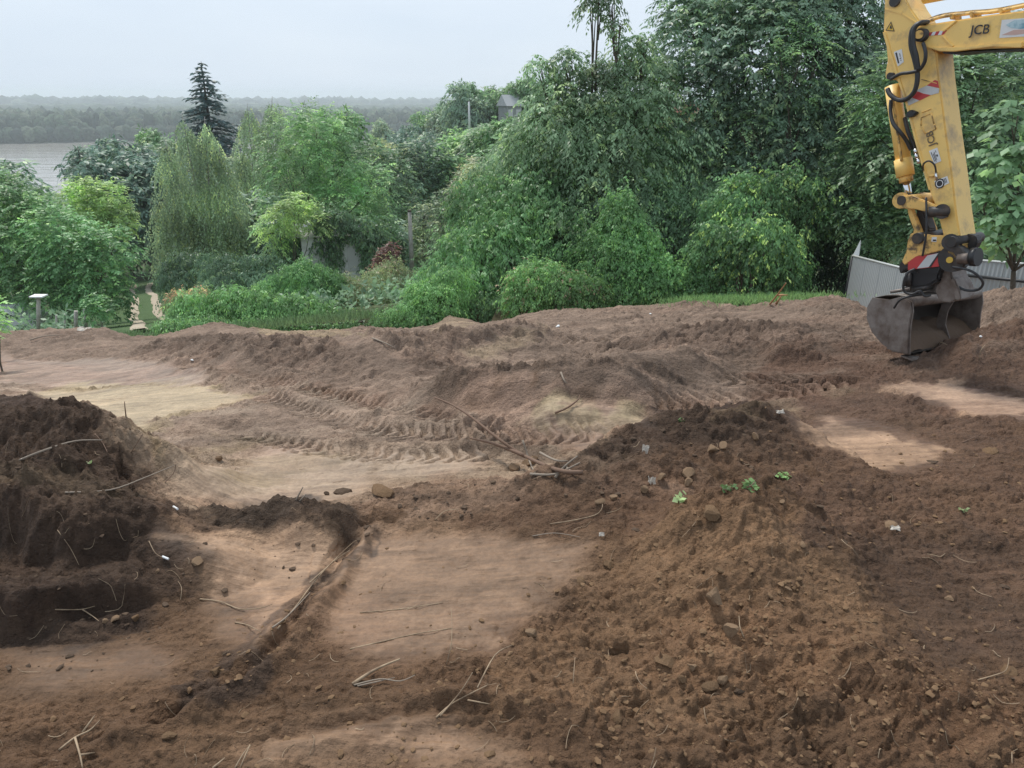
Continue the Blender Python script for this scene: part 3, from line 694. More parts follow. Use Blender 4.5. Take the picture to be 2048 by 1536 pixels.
shrub_mass('elder_bush', 'overgrown dark green thicket in the middle with an arching bare twig', 'bush',
     [lobe(930, 560, 75, 21.5, 50, 85), lobe(1000, 520, 75, 22, 50, 85), lobe(1060, 470, 85, 23, 50, 95), lobe(1120, 520, 60, 22, 50, 100), lobe(960, 440, 60, 24, 40, 70), lobe(1100, 410, 70, 24, 50, 70), lobe(870, 610, 50, 21, 40, 55)],
     115, .115, .055, (.042, .096, .030), n=5, Lr=.2, jit=.4, bright=(.05, (.10, .15, .07)))
shrub_mass('wild_vine', 'light green trailing vine bush in front of the thicket, bulging over the soil', 'bush',
     [lobe(1130, 590, 50, 19, 35, 45), lobe(1100, 555, 30, 19.3, 30, 26), lobe(1180, 600, 34, 19.2, 30, 40), lobe(1070, 570, 45, 19.2, 35, 42), lobe(1050, 610, 40, 19, 30, 40), lobe(1155, 612, 28, 18.9, 30, 25)],
     480, .07, .04, (.048, .108, .028), n=4, Lr=.14, jit=.4, bright=(.06, (.13, .09, .05)))
shrub_mass('wild_vine', 'arching bright green bush at the left foot of the thicket', 'bush',
     [lobe(880, 610, 46, 19.3, 35, 42), lobe(905, 570, 34, 19.8, 30, 36), lobe(850, 590, 30, 19.6, 30, 30), lobe(830, 640, 44, 19.2, 30, 36), lobe(780, 650, 30, 19.5, 30, 26), lobe(860, 655, 40, 19, 30, 30)],
     420, .07, .035, (.042, .098, .026), n=4, Lr=.16, jit=.4)
# ---- long hedge left of centre
HX = [(366, 626, 24, 34), (395, 615, 32, 42), (425, 628, 30, 35), (465, 598, 34, 38), (515, 608, 38, 42), (560, 615, 36, 42), (610, 620, 38, 44), (660, 632, 38, 38), (700, 645, 28, 28), (470, 668, 46, 18), (560, 670, 46, 18), (640, 672, 46, 18), (720, 668, 46, 20), (780, 662, 30, 20), (740, 648, 34, 22), (640, 650, 40, 24), (520, 640, 50, 30), (420, 650, 50, 24)]
shrub_mass('hedge', 'long low bright green hedge of tangled vine along the plot edge', 'hedge',
     [lobe(a, b+16, r*1.2, 23.6, r, rz) for a, b, r, rz in HX], 230, .12, .048, GREEN['hedge'], n=4, Lr=.2, jit=.45)
shrub_mass('round_bush', 'rounded dark green bush behind the long hedge, below the white wall', 'bush',
     [lobe(610, 565, 52, 30, 45, 40), lobe(650, 575, 40, 30, 45, 34), lobe(565, 580, 38, 30, 40, 30)], 260, .10, .045, (.040, .098, .026), n=4, Lr=.2)
shrub_mass('weedy_bush', 'olive weedy bush between the long hedge and the arching bush', 'bush',
     [lobe(730, 600, 52, 30, 45, 44), lobe(780, 575, 48, 31, 45, 45), lobe(690, 590, 40, 31, 40, 36)], 150, .11, .035, (.085, .115, .048), n=5, Lr=.26, jit=.4, bright=(.1, (.17, .13, .08)))
shrub_mass('orange_tipped_bush', 'small bush with dry orange tips at the left end of the hedge', 'bush',
     [lobe(360, 605, 26, 29, 26, 24), lobe(400, 595, 20, 29, 26, 18)], 200, .10, .035, (.085, .12, .045), n=4, Lr=.2, bright=(.25, (.30, .16, .07)))
shrub_mass('shrub', 'dark shrub filling the gap behind the hedge below the birches', 'bush',
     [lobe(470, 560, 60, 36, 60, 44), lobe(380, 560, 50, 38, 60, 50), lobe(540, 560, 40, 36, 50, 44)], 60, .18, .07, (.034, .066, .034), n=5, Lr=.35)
# ---- left foreground trees
def leafy(label, root, D, bl, dens, colr, r0=.12, name='locust_tree', grp=None, **k):
    dens *= 1.9; kw = dict(n=7, Lr=.42, lL=.22, lW=.11, jit=.35); kw.update(k)
    return tree(name, label, 'tree', root, D, bl, dens, kw.pop('n'), kw.pop('Lr'), kw.pop('lL'), kw.pop('lW'), colr, r0, group=grp, **kw)
leafy('leftmost tree beside the plot with a leaning pale trunk', 45, 40, [PB(40, 500, 60, 40), PB(-20, 450, 80, 41), PB(70, 440, 50, 41), PB(20, 400, 45, 42), PB(100, 540, 45, 39.5), PB(-40, 560, 60, 39.5), PB(30, 575, 36, 39.6)], 9, (.046, .10, .034), bright=(.10, (.10, .17, .045)))
leafy('bushy green tree between the leftmost tree and the dirt track', 165, 38, [PB(150, 520, 60, 38), PB(200, 560, 50, 37.5), PB(120, 470, 48, 38.5), PB(215, 500, 45, 38), PB(170, 590, 42, 37.5), PB(235, 590, 24, 37.3), PB(230, 630, 22, 37.3), PB(90, 585, 42, 38), PB(140, 610, 28, 37.8)], 10, (.044, .105, .034), bright=(.08, (.09, .17, .05)))
leafy('yellow-green treetop standing up behind the left trees', 195, 50, [PB(170, 420, 44, 50), PB(210, 405, 40, 50), PB(195, 450, 52, 50), PB(160, 390, 20, 50), PB(230, 440, 34, 50)], 9, (.092, .145, .042), lL=.24, lW=.11)
leafy('small round-headed young tree on a pinkish stem by the plot edge', 197, 27, [PB(197, 620, 24, 27), PB(190, 612, 18, 27)], 40, (.04, .10, .03), .05, name='young_tree', lL=.12, lW=.06, Lr=.16, bark=PALE_BARK)
# left edge leaf sprig near the plot
leafy('green leaves of a near shrub cut off by the left edge', -30, 15, [PB(-16, 640, 20, 15), PB(-12, 610, 16, 15), PB(-14, 670, 14, 15)], 40, (.085, .17, .045), .02, name='sprig_bush', lL=.10, lW=.05, Lr=.14)
# ---- birches with hanging twigs
def birch(label, root, D, tops, hgt, colr):
    d = ray(root, 600); x = d[0]/d[1]*D; zb = float(zland(x, D)); T = empty('birch_tree', (x, D, zb)); tag(T, label, 'tree', 'weeping birches by the track')
    Ps, Os, lst = [], [], []
    for (px, py, wpx, bot) in tops:
        top = at(px, py, D); k = D/F; L = (bot-py)*k
        n = int(60*L*max(wpx*k, .5))
        u_ = RNG.random(n)**.8; ang = RNG.uniform(0, 2*np.pi, n); rr = np.sqrt(RNG.random(n))*wpx*k*np.interp(u_, [0, .25, .7, 1], [.12, .7, 1, .75])
        P = np.stack([top[0]+np.cos(ang)*rr, top[1]+np.sin(ang)*rr*1.0, top[2]-u_*L], 1)
        Ps.append(P); Os.append(np.stack([np.cos(ang)*.15, np.sin(ang)*.15, -np.ones(n)], 1))
        lst.append(tube([(x+(top[0]-x)*.1, D, zb+2), ((x+top[0])/2, D, (zb+top[2])/2+.5), (top[0], D, top[2]+.2)], [.09, .07, .015], 6, sub=4))
    P = np.concatenate(Ps); O = np.concatenate(Os)
    V, Fc, Cc = sprays(P, O, 7, .95, .18, .10, colr, .35, .2, 1.0)
    link('crown', nmesh('birch_crown', V, Fc, False, Cc), LEAF, T)
    lst.append(tube([(x, D, zb-.3), (x+.05, D, zb+3), (x, D, zb+6)], [.16, .13, .1], 8))
    joined_tubes('trunk', lst, PALE_BARK, T); return T
birch('left weeping birch, tallest green crown beside the dirt track', 433, 48, [(365, 235, 52, 470), (410, 240, 50, 520), (330, 285, 45, 480), (440, 300, 50, 560), (380, 380, 70, 600), (325, 400, 46, 525), (460, 420, 50, 590)], 14, (.088, .126, .066))
birch('right weeping birch, fading pale green crown with a blunt top', 530, 60, [(495, 212, 50, 470), (545, 198, 60, 480), (610, 206, 56, 420), (480, 300, 45, 500), (640, 240, 30, 400)], 15, (.085, .122, .064))
# ---- middle: bright ash group in front of the white house
leafy('tall bright green ash in the middle, feathery and lighter than its neighbours', 620, 44, [PB(600, 300, 62, 44), PB(640, 270, 50, 44.5), PB(580, 360, 58, 44), PB(670, 340, 60, 44), PB(700, 420, 62, 43.5), PB(740, 380, 48, 44), PB(640, 410, 46, 43.5), PB(690, 470, 40, 43), PB(750, 460, 40, 43), PB(560, 440, 40, 43.5)], 8, (.066, .128, .046), .16, name='ash_tree', n=9, Lr=.6, lL=.22, lW=.085)
leafy('yellow-green low branch hanging in front of the white wall', 590, 38, [PB(590, 430, 36, 38), PB(560, 450, 34, 38), PB(620, 445, 32, 38), PB(600, 405, 20, 38), PB(545, 480, 24, 38)], 13, (.098, .158, .040), .06, name='young_ash', lL=.19, lW=.075)
leafy('dark rounded tree in the middle distance above the wooden pole', 850, 75, [PB(850, 330, 46, 75), PB(820, 360, 46, 75), PB(880, 360, 44, 75), PB(850, 390, 50, 74), PB(800, 330, 34, 76)], 3.6, (.032, .062, .034), .2, name='lime_tree', n=5, Lr=.7, lL=.4, lW=.22)
leafy('mid green tree left of the wooden pole', 770, 62, [PB(740, 330, 44, 62), PB(780, 360, 48, 62), PB(770, 420, 50, 61), PB(720, 380, 40, 62), PB(800, 430, 36, 60)], 4.6, (.045, .085, .038), .18, name='lime_tree', n=5, Lr=.6, lL=.34, lW=.18)
leafy('grey-green orchard tree right of the wooden pole', 900, 50, [PB(880, 450, 50, 50), PB(920, 420, 44, 50), PB(860, 500, 44, 49), PB(930, 470, 40, 48), PB(830, 480, 34, 50), PB(890, 540, 44, 48)], 6, (.062, .092, .046), .12, name='fruit_tree', n=5, Lr=.45, lL=.26, lW=.12)
leafy('brownish thin tree behind the orchard tree', 935, 70, [PB(935, 370, 30, 70), PB(925, 400, 32, 69), PB(950, 340, 22, 70)], 4, (.10, .105, .055), .12, name='fruit_tree', n=5, Lr=.5, lL=.3, lW=.12)
leafy('red-leaved ornamental shrub beside the wooden pole', 773, 37, [PB(775, 513, 18, 37), PB(768, 530, 17, 37), PB(784, 498, 11, 37)], 30, (.075, .030, .024), .05, name='red_shrub', lL=.14, lW=.07, Lr=.3)

shrub_mass('thicket', 'dark leafy brush standing between the two bright bushes at the plot edge', 'bush',
     [lobe(960, 630, 40, 20.2, 35, 40), lobe(1010, 625, 36, 20.2, 30, 40), lobe(920, 640, 30, 20.4, 30, 30)], 260, .09, .04, (.032, .07, .024), n=4, Lr=.18, jit=.4)
shrub_mass('thicket', 'added black-green leaf mass, shade painted into its colour, in the hollow beside the metal fence', 'bush',
     [lobe(1650, 560, 60, 24, 50, 70), lobe(1700, 500, 55, 24, 50, 80), lobe(1610, 480, 50, 24.5, 50, 80), lobe(1660, 420, 60, 25, 50, 60)], 90, .12, .06, (.012, .024, .012), n=4, Lr=.2, jit=.3)  # leaves coloured near-black to stand in for deep shade beneath the trees
shrub_mass('lilac_bush', 'leafy bush covering the lower part of the white house wall', 'bush',
     [lobe(650, 500, 16, 39.5, 30, 70), lobe(672, 452, 34, 39.5, 30, 34), lobe(728, 462, 26, 39.5, 30, 30), lobe(664, 545, 12, 39.5, 30, 46), lobe(752, 520, 22, 39.5, 40, 66), lobe(586, 520, 22, 39.5, 40, 66), lobe(626, 545, 14, 39.5, 30, 24), lobe(676, 500, 9, 39.5, 30, 40), ], 75, .17, .08, (.04, .08, .034), n=5, Lr=.3, jit=.4)

shrub_mass('elder_bush', 'dark leafy curtain hanging from the big trees between the creeper mound and the hollow', 'bush',
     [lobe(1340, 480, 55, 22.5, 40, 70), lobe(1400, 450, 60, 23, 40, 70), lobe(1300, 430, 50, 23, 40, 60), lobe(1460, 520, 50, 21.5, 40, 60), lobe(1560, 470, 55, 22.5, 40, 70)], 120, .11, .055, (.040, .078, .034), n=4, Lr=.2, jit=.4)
shrub_mass('elder_bush', 'mid green leafy curtain joining the thicket to the pale walnut', 'bush',
     [lobe(1180, 480, 55, 22.5, 40, 80), lobe(1130, 440, 50, 23.5, 40, 60), lobe(1040, 400, 55, 25, 40, 55), lobe(980, 380, 45, 27, 40, 45)], 110, .11, .055, (.048, .090, .038), n=4, Lr=.2, jit=.4)

shrub_mass('creeping_vine', 'low dark green vines sprawling at the foot of the long hedge onto the soil edge', 'vine',
     [lobe(px, 660+((i*37) % 9), 40, 21.9+.1*(i % 3), 30, 20+((i*13) % 9)) for i, px in enumerate(range(345, 860, 42))], 260, .10, .045, (.042, .094, .028), n=3, Lr=.16, jit=.45)
# ---- conifers
def conifer(label, px_top, py_top, D, hgt, rad, colr, seed=1, tiers=26):
    rs = np.random.default_rng(seed)
    top = at(px_top, py_top, D); x, y = top[0], top[1]; zb = float(zland(x, y)); base = top[2]-hgt
    T = empty('spruce_tree', (x, y, min(zb, base))); tag(T, label, 'tree')
    P, Dv, lst = [], [], []
    lst.append(tube([(x, y, min(zb, base)-.3), (x, y, top[2]-hgt*.4), (x, y, top[2])], [hgt*.018, hgt*.011, .02], 7, sub=3))
    for i in range(tiers):
        f = (i+.5)/tiers; z = top[2]-f*hgt; L0 = rad*f**.62
        nb = int(5+f*10)
        for j in range(nb):
            a = rs.uniform(0, 2*np.pi); L = L0*rs.uniform(.55, 1.18); dr = np.array([np.cos(a), np.sin(a), 0])
            m = max(4, int(L/.12))
            for q in range(m):
                t = (q+.6)/m
                p = np.array([x, y, z])+dr*L*t+np.array([0, 0, -L*.28*t*t+.12*L*t**4])
                P.append(p+rs.normal(size=3)*.05); Dv.append(dr*.8+np.array([-dr[1], dr[0], 0])*rs.choice([-1, 1])*rs.uniform(.2, 1)+np.array([0, 0, rs.uniform(-.7, .1)]))
            lst.append(tube([(x, y, z), tuple(np.array([x, y, z])+dr*L*.9+np.array([0, 0, -L*.2]))], [.05, .015], 4, sub=1))
    P = np.array(P); Dv = np.array(Dv); c = np.array(colr)[None]*rs.uniform(.65, 1.35, (len(P), 1))
    k = hgt/18
    V, Fc, Cc = leaf_quads(P, Dv, np.array([0, 0, 1.])+rs.normal(size=(len(P), 3))*.3, rs.uniform(.5, .95, len(P))*k**.3, .34*k**.3, c, .05)
    link('crown', nmesh('spruce_crown', V, Fc, False, Cc), LEAF, T)
    joined_tubes('trunk', lst, BARK, T); return T
conifer('tall lone blue-grey spruce rising high above the tree line', 402, 122, 105, 17, 6.0, (.026, .048, .046), 3, 34)
conifer('dark spruce with drooping left branches in front of the river', 155, 292, 92, 13, 4.4, (.034, .056, .038), 5, 26)
conifer('small dark conifer tops below the river at the left', 62, 372, 80, 9, 2.6, (.034, .06, .044), 8, 18)

# ---- shared tree kinds for the wooded slope, each copy a tree of its own
def proto_crown(seed, shape, n, colr, leaf):
    rs = np.random.default_rng(seed)
    bl = []
    for i in range(11):
        a = rs.uniform(0, 2*np.pi); zz = rs.uniform(.38, .86); r = .24*np.sqrt(max(.05, 1-((zz-.6)/.45)**2))*shape
        bl.append((np.array([np.cos(a)*r, np.sin(a)*r, zz]), (.17*shape**.5, .17*shape**.5, .15)))
    bl.append((np.array([0, 0, .62]), (.24*shape, .24*shape, .30)))
    P, O = crown_points(bl, n); P, O = filter_inside(P, O, bl, .25)
    V, Fc, Cc = sprays(P, O, 4, .05, leaf, leaf*.5, colr, .4, .4, .6)
    me = nmesh('slope_crown', V, Fc, False, Cc); me.materials.append(LEAF)
    lst = limbs((0, 0, 0), bl[:6]+bl[-1:], .016, .35, seed)
    Vt, Ft = [], []
    for v, f in lst:
        o = len(Vt); Vt += v; Ft += [tuple(i+o for i in q) for q in f]
    mt = pmesh('slope_trunk', Vt, Ft, True); mt.materials.append(BARK)
    return me, mt
PROT = {k: proto_crown(s, sh, 1000, GREEN[c], .05) for k, s, sh, c in
        [('dark', 21, 1.0, 'dark'), ('mid', 22, 1.15, 'mid'), ('grey', 23, 1.0, 'grey'), ('bright', 24, .95, 'bright'), ('blue', 25, 1.1, 'blue'), ('olive', 26, 1.1, 'olive'), ('tall', 27, .62, 'mid')]}
def slope_tree(kind, px, py_top, D, label, H=None, wide=1.0, group=None):
    top = at(px, py_top, D); zb = float(zland(top[0], top[1])); h = (top[2]-zb)/.98 if H is None else H
    z0 = zb if H is None else top[2]-H*.98
    T = empty('broadleaf_tree', (top[0], top[1], z0)); tag(T, label, 'tree', group or 'trees of the wooded slope')
    a = random.uniform(0, 6.28)
    for nm, me in (('crown', PROT[kind][0]), ('trunk', PROT[kind][1])):
        o = bpy.data.objects.new(nm, me); COL.objects.link(o); o.parent = T
    w_ = h*wide*(1 if h < 14 else 14/h+.0)
    T.scale = (w_, w_, h); T.rotation_euler = (0, 0, a)
    return T
SL = [
 ('grey', 300, 272, 130, 'hazy pale tree hiding the river just left of the left birch'),
 ('mid', 336, 266, 145, 'hazy tree hiding the river behind the top of the left birch'),
 ('blue', 250, 300, 85, 'bluish green rounded tree right of the drooping spruce'),
 ('blue', 215, 275, 100, 'hazy bluish tree behind the drooping spruce'),
 ('mid', 285, 370, 104, 'mid green tree filling the gap left of the left birch'),
 ('grey', 345, 430, 98, 'grey-green shaded tree at the head of the dirt track'),
 ('dark', 262, 470, 96, 'dark tree over the left side of the dirt track head'),
 ('mid', 100, 415, 66, 'mid green tree behind the left trees, below the river'),
 ('bright', 20, 380, 58, 'light green treetop at the left edge below the river'),
 ('dark', -70, 330, 62, 'brownish dark treetop touching the left edge at river height'),
 ('grey', 500, 300, 95, 'pale grey tree between the two birches'),
 ('blue', 450, 330, 90, 'bluish tree under the lone tall spruce'),
 ('mid', 660, 235, 90, 'tall hazy green tree right of the pale birch'),
 ('dark', 560, 390, 52, 'dark tree behind the yellow-green branch'),
 ('grey', 720, 300, 110, 'grey treetop left of the small patch of river'),
 ('blue', 780, 262, 150, 'blue-green round tree right of the small patch of river'),
 ('grey', 760, 235, 260, 'pale far treetop over the small patch of river'),
 ('blue', 830, 250, 190, 'far bluish tree left of the pole on the hillside'),
 ('mid', 860, 215, 210, 'far tree on the shoulder of the hillside'),
 ('grey', 890, 200, 200, 'far grey-green tree next to the pole on the hillside'),
 ('dark', 935, 172, 170, 'dark round tree on the ridge, left of the house roof'),
 ('mid', 965, 172, 175, 'second dark round tree on the ridge, touching the house roof'),
 ('grey', 1010, 168, 180, 'pale tree behind the grey house roof on the ridge'),
 ('mid', 1060, 160, 170, 'tree at the right of the grey house roof'),
 ('bright', 915, 252, 120, 'small bright green tree on the hillside under the pole'),
 ('grey', 970, 245, 115, 'grey-green tree below the house roof'),
 ('mid', 1020, 240, 90, 'mid green tree on the slope under the house'),
 ('blue', 880, 275, 125, 'bluish tree in the middle of the far hillside'),
 ('olive', 800, 285, 120, 'brownish green tree in the middle of the far hillside'),
 ('grey', 840, 268, 140, 'grey-green tree halfway up the far hillside'),
 ('mid', 960, 300, 75, 'wide green tree to the left of the pale walnut'),
 ('olive', 1000, 330, 60, 'olive green tree just left of the pale walnut'),
 ('dark', 1000, 400, 45, 'dark tree behind the thicket'),
 ('tall', 1300, 250, 40, 'slim dark tree between the walnut and the highest dark tree'),
 ('dark', 1380, 380, 36, 'shaded tree inside the gap right of the walnut'),
 ('dark', 1640, 330, 34, 'shaded tree over the dark hollow beside the fence'),
 ('mid', 1850, 250, 32, 'green tree right behind the digger arm'),
 ('mid', 2000, 210, 30, 'green tree at the right edge behind the big-leaved one'),
 ('grey', 2090, 140, 34, 'tall tree just beyond the right edge under the boom'),
 ('dark', 2150, 250, 28, 'dark tree beyond the right edge'),
 ('mid', 680, 400, 50, 'shaded tree behind the bright ash'),
 ('dark', 740, 440, 47, 'dark tree around the white wall'),
 ('mid', 1130, 250, 44, 'shaded tree behind the walnut, left half'),
 ('dark', 1220, 260, 46, 'shaded tree behind the walnut, right half'),
]
for k, px, py, D, lab in SL:
    slope_tree(k, px, py, D, lab, wide=1.25 if D < 60 else 1.0)
# pale poplars and willows on the near river bank
for i, (px, py, D) in enumerate([(90, 392, 300), (140, 398, 300), (40, 400, 290), (0, 405, 280)]):
    slope_tree('grey', px, py, D, ['hazy bank tree under the open water, middle', 'hazy bank tree beside the drooping spruce', 'hazy bank tree under the open water, left', 'hazy bank tree by the left edge'][i], wide=1.3, group='trees on the near river bank')

# ---- undergrowth that nobody could count, all over the slope
def undergrowth():
    Pn = 15000
    D = 25+RNG.random(Pn)**1.7*370; t = RNG.uniform(-.85, .85, Pn); X = t*D
    s = -.5*X+.87*D
    _tp = [(ray(a, b)[0]/ray(a, b)[1]*c, c) for a, b, c in [(296, 690, 23), (283, 668, 40), (272, 640, 50), (270, 600, 63), (271, 580, 70), (262, 560, 80), (268, 550, 86)]]
    trk = np.abs(X-.7-np.interp(D, [q[1] for q in _tp], [q[0] for q in _tp]))   # keep the dirt track open
    k = (s < 425) & ~((trk < 2.4+.012*D) & (D < 85)) & ~((t > .3) & (D < 27))
    X, D = X[k], D[k]
    Z = zland(X, D); hgt = (.5+2.2*vnoise(X*.12, D*.12, 44))*RNG.random(len(X))*np.interp(D, [25, 45, 120], [.35, 1, 2.4])
    P = np.stack([X, D, Z+hgt], 1); O = rdir(len(P))*np.array([1, 1, .5])+np.array([0, -.3, .6])
    sc_ = np.interp(D, [25, 60, 400], [.28, .6, 2.6])
    d = unit(O); V, Fc, Cc = [], [], []
    n = 5
    for q in range(n):
        dd = unit(d+rdir(len(P))*.8); v = RNG.uniform(.6, 1.4, len(P))[:, None]
        c = (np.array(GREEN['dark'])*(1-vnoise(X*.07, D*.07, 3)[:, None])+np.array(GREEN['mid'])*1.25*vnoise(X*.07, D*.07, 3)[:, None])*v
        a, b_, cc = leaf_quads(P+rdir(len(P))*sc_[:, None]*.6, dd, rdir(len(P))*.6+np.array([0, 0, 1]), sc_, sc_*.5, c)
        V.append(a); Fc.append(b_+sum(len(z) for z in V[:-1])); Cc.append(cc)
    o = link('undergrowth', nmesh('undergrowth', np.concatenate(V), np.concatenate(Fc), False, np.concatenate(Cc)), LEAF)
    tag(o, 'tangled undergrowth and treetops covering the hillside between the trees', 'undergrowth', kind='stuff')
undergrowth()
# ---- grass fringe along the far edge of the plot and verge of the track
def grass(name, label, spots, n, h, colr):
    P = []
    for (a, b) in spots:
        A = np.array(a); B = np.array(b); L = np.linalg.norm(A[:2]-B[:2]); m = int(n*L)
        t = RNG.random(m)[:, None]; q = A*(1-t)+B*t; q[:, 0] += RNG.normal(size=m)*.35; q[:, 1] += RNG.normal(size=m)*.5
        P.append(q)
    P = np.concatenate(P); P[:, 2] = np.maximum(zland(P[:, 0], P[:, 1]), np.where(P[:, 1] < 23, gz(P[:, 0], P[:, 1]), -99))-.02
    Dv = np.stack([RNG.normal(size=len(P))*.45, RNG.normal(size=len(P))*.45, np.ones(len(P))], 1)
    c = np.array(colr)[None]*RNG.uniform(.6, 1.5, (len(P), 1))
    V, Fc, Cc = leaf_quads(P, Dv, rdir(len(P)), RNG.uniform(.5, 1.3, len(P))*h, h*.09, c, .08)
    o = link(name, nmesh(name, V, Fc, False, Cc), LEAF); tag(o, label, 'grass', kind='stuff')
def Lp(px, py, D):
    d = ray(px, py); x = d[0]/d[1]*D; return (x, D, float(zland(x, D)))
grass('grass', 'bright grass fringe along the far right edge of the soil',
      [(Lp(1350, 600, 15.6), Lp(1480, 600, 15.3)), (Lp(1400, 600, 15.2), Lp(1640, 600, 15.0)), (Lp(1500, 600, 15.4), Lp(1640, 600, 15.5))], 700, .15, (.05, .105, .026))
grass('grass', 'dull grass and weeds along the far left edge of the soil',
      [(Lp(-100, 650, 22.5), Lp(250, 650, 22.5)), (Lp(-100, 650, 23.5), Lp(250, 650, 23.5)), (Lp(330, 650, 22.0), Lp(820, 650, 20.5)), (Lp(-100, 650, 25), Lp(230, 650, 25))], 420, .28, (.035, .066, .022))

# ---- dirt track with two pale ruts
TL = [(291, 700, 27), (285, 676, 37), (283, 668, 40), (272, 640, 50), (270, 600, 63), (271, 580, 70), (262, 570, 75), (262, 560, 80), (268, 550, 86)]
def rut(offs, wdt, seed):
    cs = []
    for px, py, D in TL:
        d = ray(px, py); cs.append((d[0]/d[1]*D, D))
    cs = np.array(cs); V, Fc = [], []
    n = 90; tt = np.linspace(0, len(cs)-1, n); X = np.interp(tt, np.arange(len(cs)), cs[:, 0]); Y = np.interp(tt, np.arange(len(cs)), cs[:, 1])
    dx = np.gradient(X); dy = np.gradient(Y); L = np.hypot(dx, dy); nx, ny = dy/L, -dx/L
    ce = offs+.12*fbm(Y*.4, Y*0+seed, seed, 2)
    for i in range(n):
        wv = wdt*(1+.22*float(fbm(np.array([Y[i]*.7]), np.array([seed*1.]), seed+4, 3)[0]))
        for s_ in (-1, -.5, .5, 1):
            o = ce[i]+s_*wv/2; x, y = X[i]+nx[i]*o, Y[i]+ny[i]*o
            V.append((x, y, float(zland(x, y))+.02+(.05 if abs(s_) < .9 else -.10)+.12*float(fbm(np.array([x*.2]), np.array([y*.2]), 15, 3)[0])*0))
    for i in range(n-1):
        for j in range(3): Fc.append((i*4+j, i*4+j+1, i*4+5+j, i*4+4+j))
    return V, Fc
Vp, Fp = [], []
for o_, w_, s_ in ((-.1, .85, 3), (1.55, .85, 8)):
    v_, f_ = rut(o_, w_, s_); k = len(Vp); Vp += v_; Fp += [tuple(i+k for i in q) for q in f_]
# flatten the hillside jitter by lifting the ruts clear of it
tr = link('path', pmesh('path', [(a, b_, c_+.10) for a, b_, c_ in Vp], Fp, True), mat('pale_track_soil', (.46, .385, .29), .95, bump=(6, .6, .05), var=(1.2, (.36, .30, .22), .4, .7)))
tag(tr, 'pale two-rut dirt track running downhill between the trees', kind='structure')
vg = []
Vg, Fg = [], []
for i in range(60):
    D = 26.5+(90-26.5)*i/59; px = np.interp(D, [q[2] for q in TL], [q[0] for q in TL]); d = ray(px, 640); x = d[0]/d[1]*D
    for s_ in (-3.0, -1, .7, 2.2, 4.5): Vg.append((x+s_, D, float(zland(x+s_, D))+.10))
for i in range(59):
    for j in range(4): Fg.append((i*5+j, i*5+j+1, i*5+6+j, i*5+5+j))
vo = link('track_verge', pmesh('track_verge', Vg, Fg, True), mat('verge_grass', (.05, .10, .03), .95, bump=(20, .9, .06), var=(2.5, (.075, .13, .04), .35, .65)))
tag(vo, 'mown green grass of the dirt track and its verges', kind='structure')
# ================================================================== forest on the far bank
def far_forest():
    bm_v = []; bm_f = []; bm_c = []
    import bmesh
    tmpl = []
    for sub in (2, 1):
        b_ = bmesh.new(); bmesh.ops.create_icosphere(b_, subdivisions=sub, radius=1.0)
        tmpl.append((np.array([v.co[:] for v in b_.verts]), np.array([[v.index for v in f.verts] for f in b_.faces]))); b_.free()
    off = 0
    def put(s, l, r, h, T, base):
        nonlocal off
        v, f = tmpl[T]; p = v.copy()
        n_ = 1+.38*(vnoise(p[:, 0]*2.2+s, p[:, 2]*2.2+l, 3)-.5)+.22*(vnoise(p[:, 1]*5+l, p[:, 2]*5+s, 8)-.5)
        p = p*n_[:, None]*np.array([r, r, h*.55])
        q = EX*s+EY*l
        p = p+np.array([q[0], q[1], -44.6+h*.5])
        bm_v.append(p); bm_f.append(f+off); off += len(p)
        c = np.array(base)*RNG.uniform(.75, 1.35); bm_c.append(np.repeat(c[None], len(p), 0))
    kinds = [(.030, .056, .034), (.045, .078, .044), (.065, .098, .058), (.024, .048, .034), (.085, .11, .068)]
    for s in np.concatenate([np.arange(958, 1100, 11), np.arange(1100, 1500, 22)]):
        sp = 9 if s < 1100 else 17
        for l in np.arange(-260, 1150, sp*1.15):
            ll = l+RNG.uniform(-4, 4); ss = s+RNG.uniform(-4, 4)
            q = EX*ss+EY*ll; t = q[0]/q[1]
            if t < -.78 or t > .18: continue
            put(ss, ll, RNG.uniform(6, 10)*(1 if s < 1100 else 1.5), (15 if s < 965 else RNG.uniform(19, 28)), 0 if s < 1040 else 1, kinds[RNG.integers(5)])
    for s in np.concatenate([np.arange(1500, 3000, 75), [3300, 3600, 3900, 4200]]):
        for l in np.arange(-1200, 2600, 34):
            ll = l+RNG.uniform(-16, 16); ss = s+RNG.uniform(-30, 30); q = EX*ss+EY*ll; t = q[0]/q[1]
            if t < -.78 or t > .2: continue
            put(ss, ll, RNG.uniform(24, 40), RNG.uniform(18, 24)*(1.0 if s < 3000 else RNG.uniform(1.5, 2.0)), 1, kinds[RNG.integers(5)])
    V = np.concatenate(bm_v); Fc = np.concatenate(bm_f); Cc = np.concatenate(bm_c)
    m, n, b = newmat('far_canopy'); b.inputs['Roughness'].default_value = .95; attr_col(n, b, [(.35, .55, 1.5), (.12, .7, 1.3)])
    g = n.nodes.new('ShaderNodeNewGeometry'); t = n.nodes.new('ShaderNodeTexNoise'); t.inputs['Scale'].default_value = .45; t.inputs['Detail'].default_value = 6; t.inputs['Roughness'].default_value = .7
    bp = n.nodes.new('ShaderNodeBump'); bp.inputs['Distance'].default_value = 3.5; bp.inputs['Strength'].default_value = 1
    n.links.new(g.outputs['Position'], t.inputs['Vector']); n.links.new(t.outputs['Fac'], bp.inputs['Height']); n.links.new(bp.outputs[0], b.inputs['Normal'])
    o = link('far_forest', nmesh('far_forest', V, Fc, True, Cc), m)
    tag(o, 'continuous grey-green forest along the far bank of the river', 'forest', kind='stuff')
far_forest()

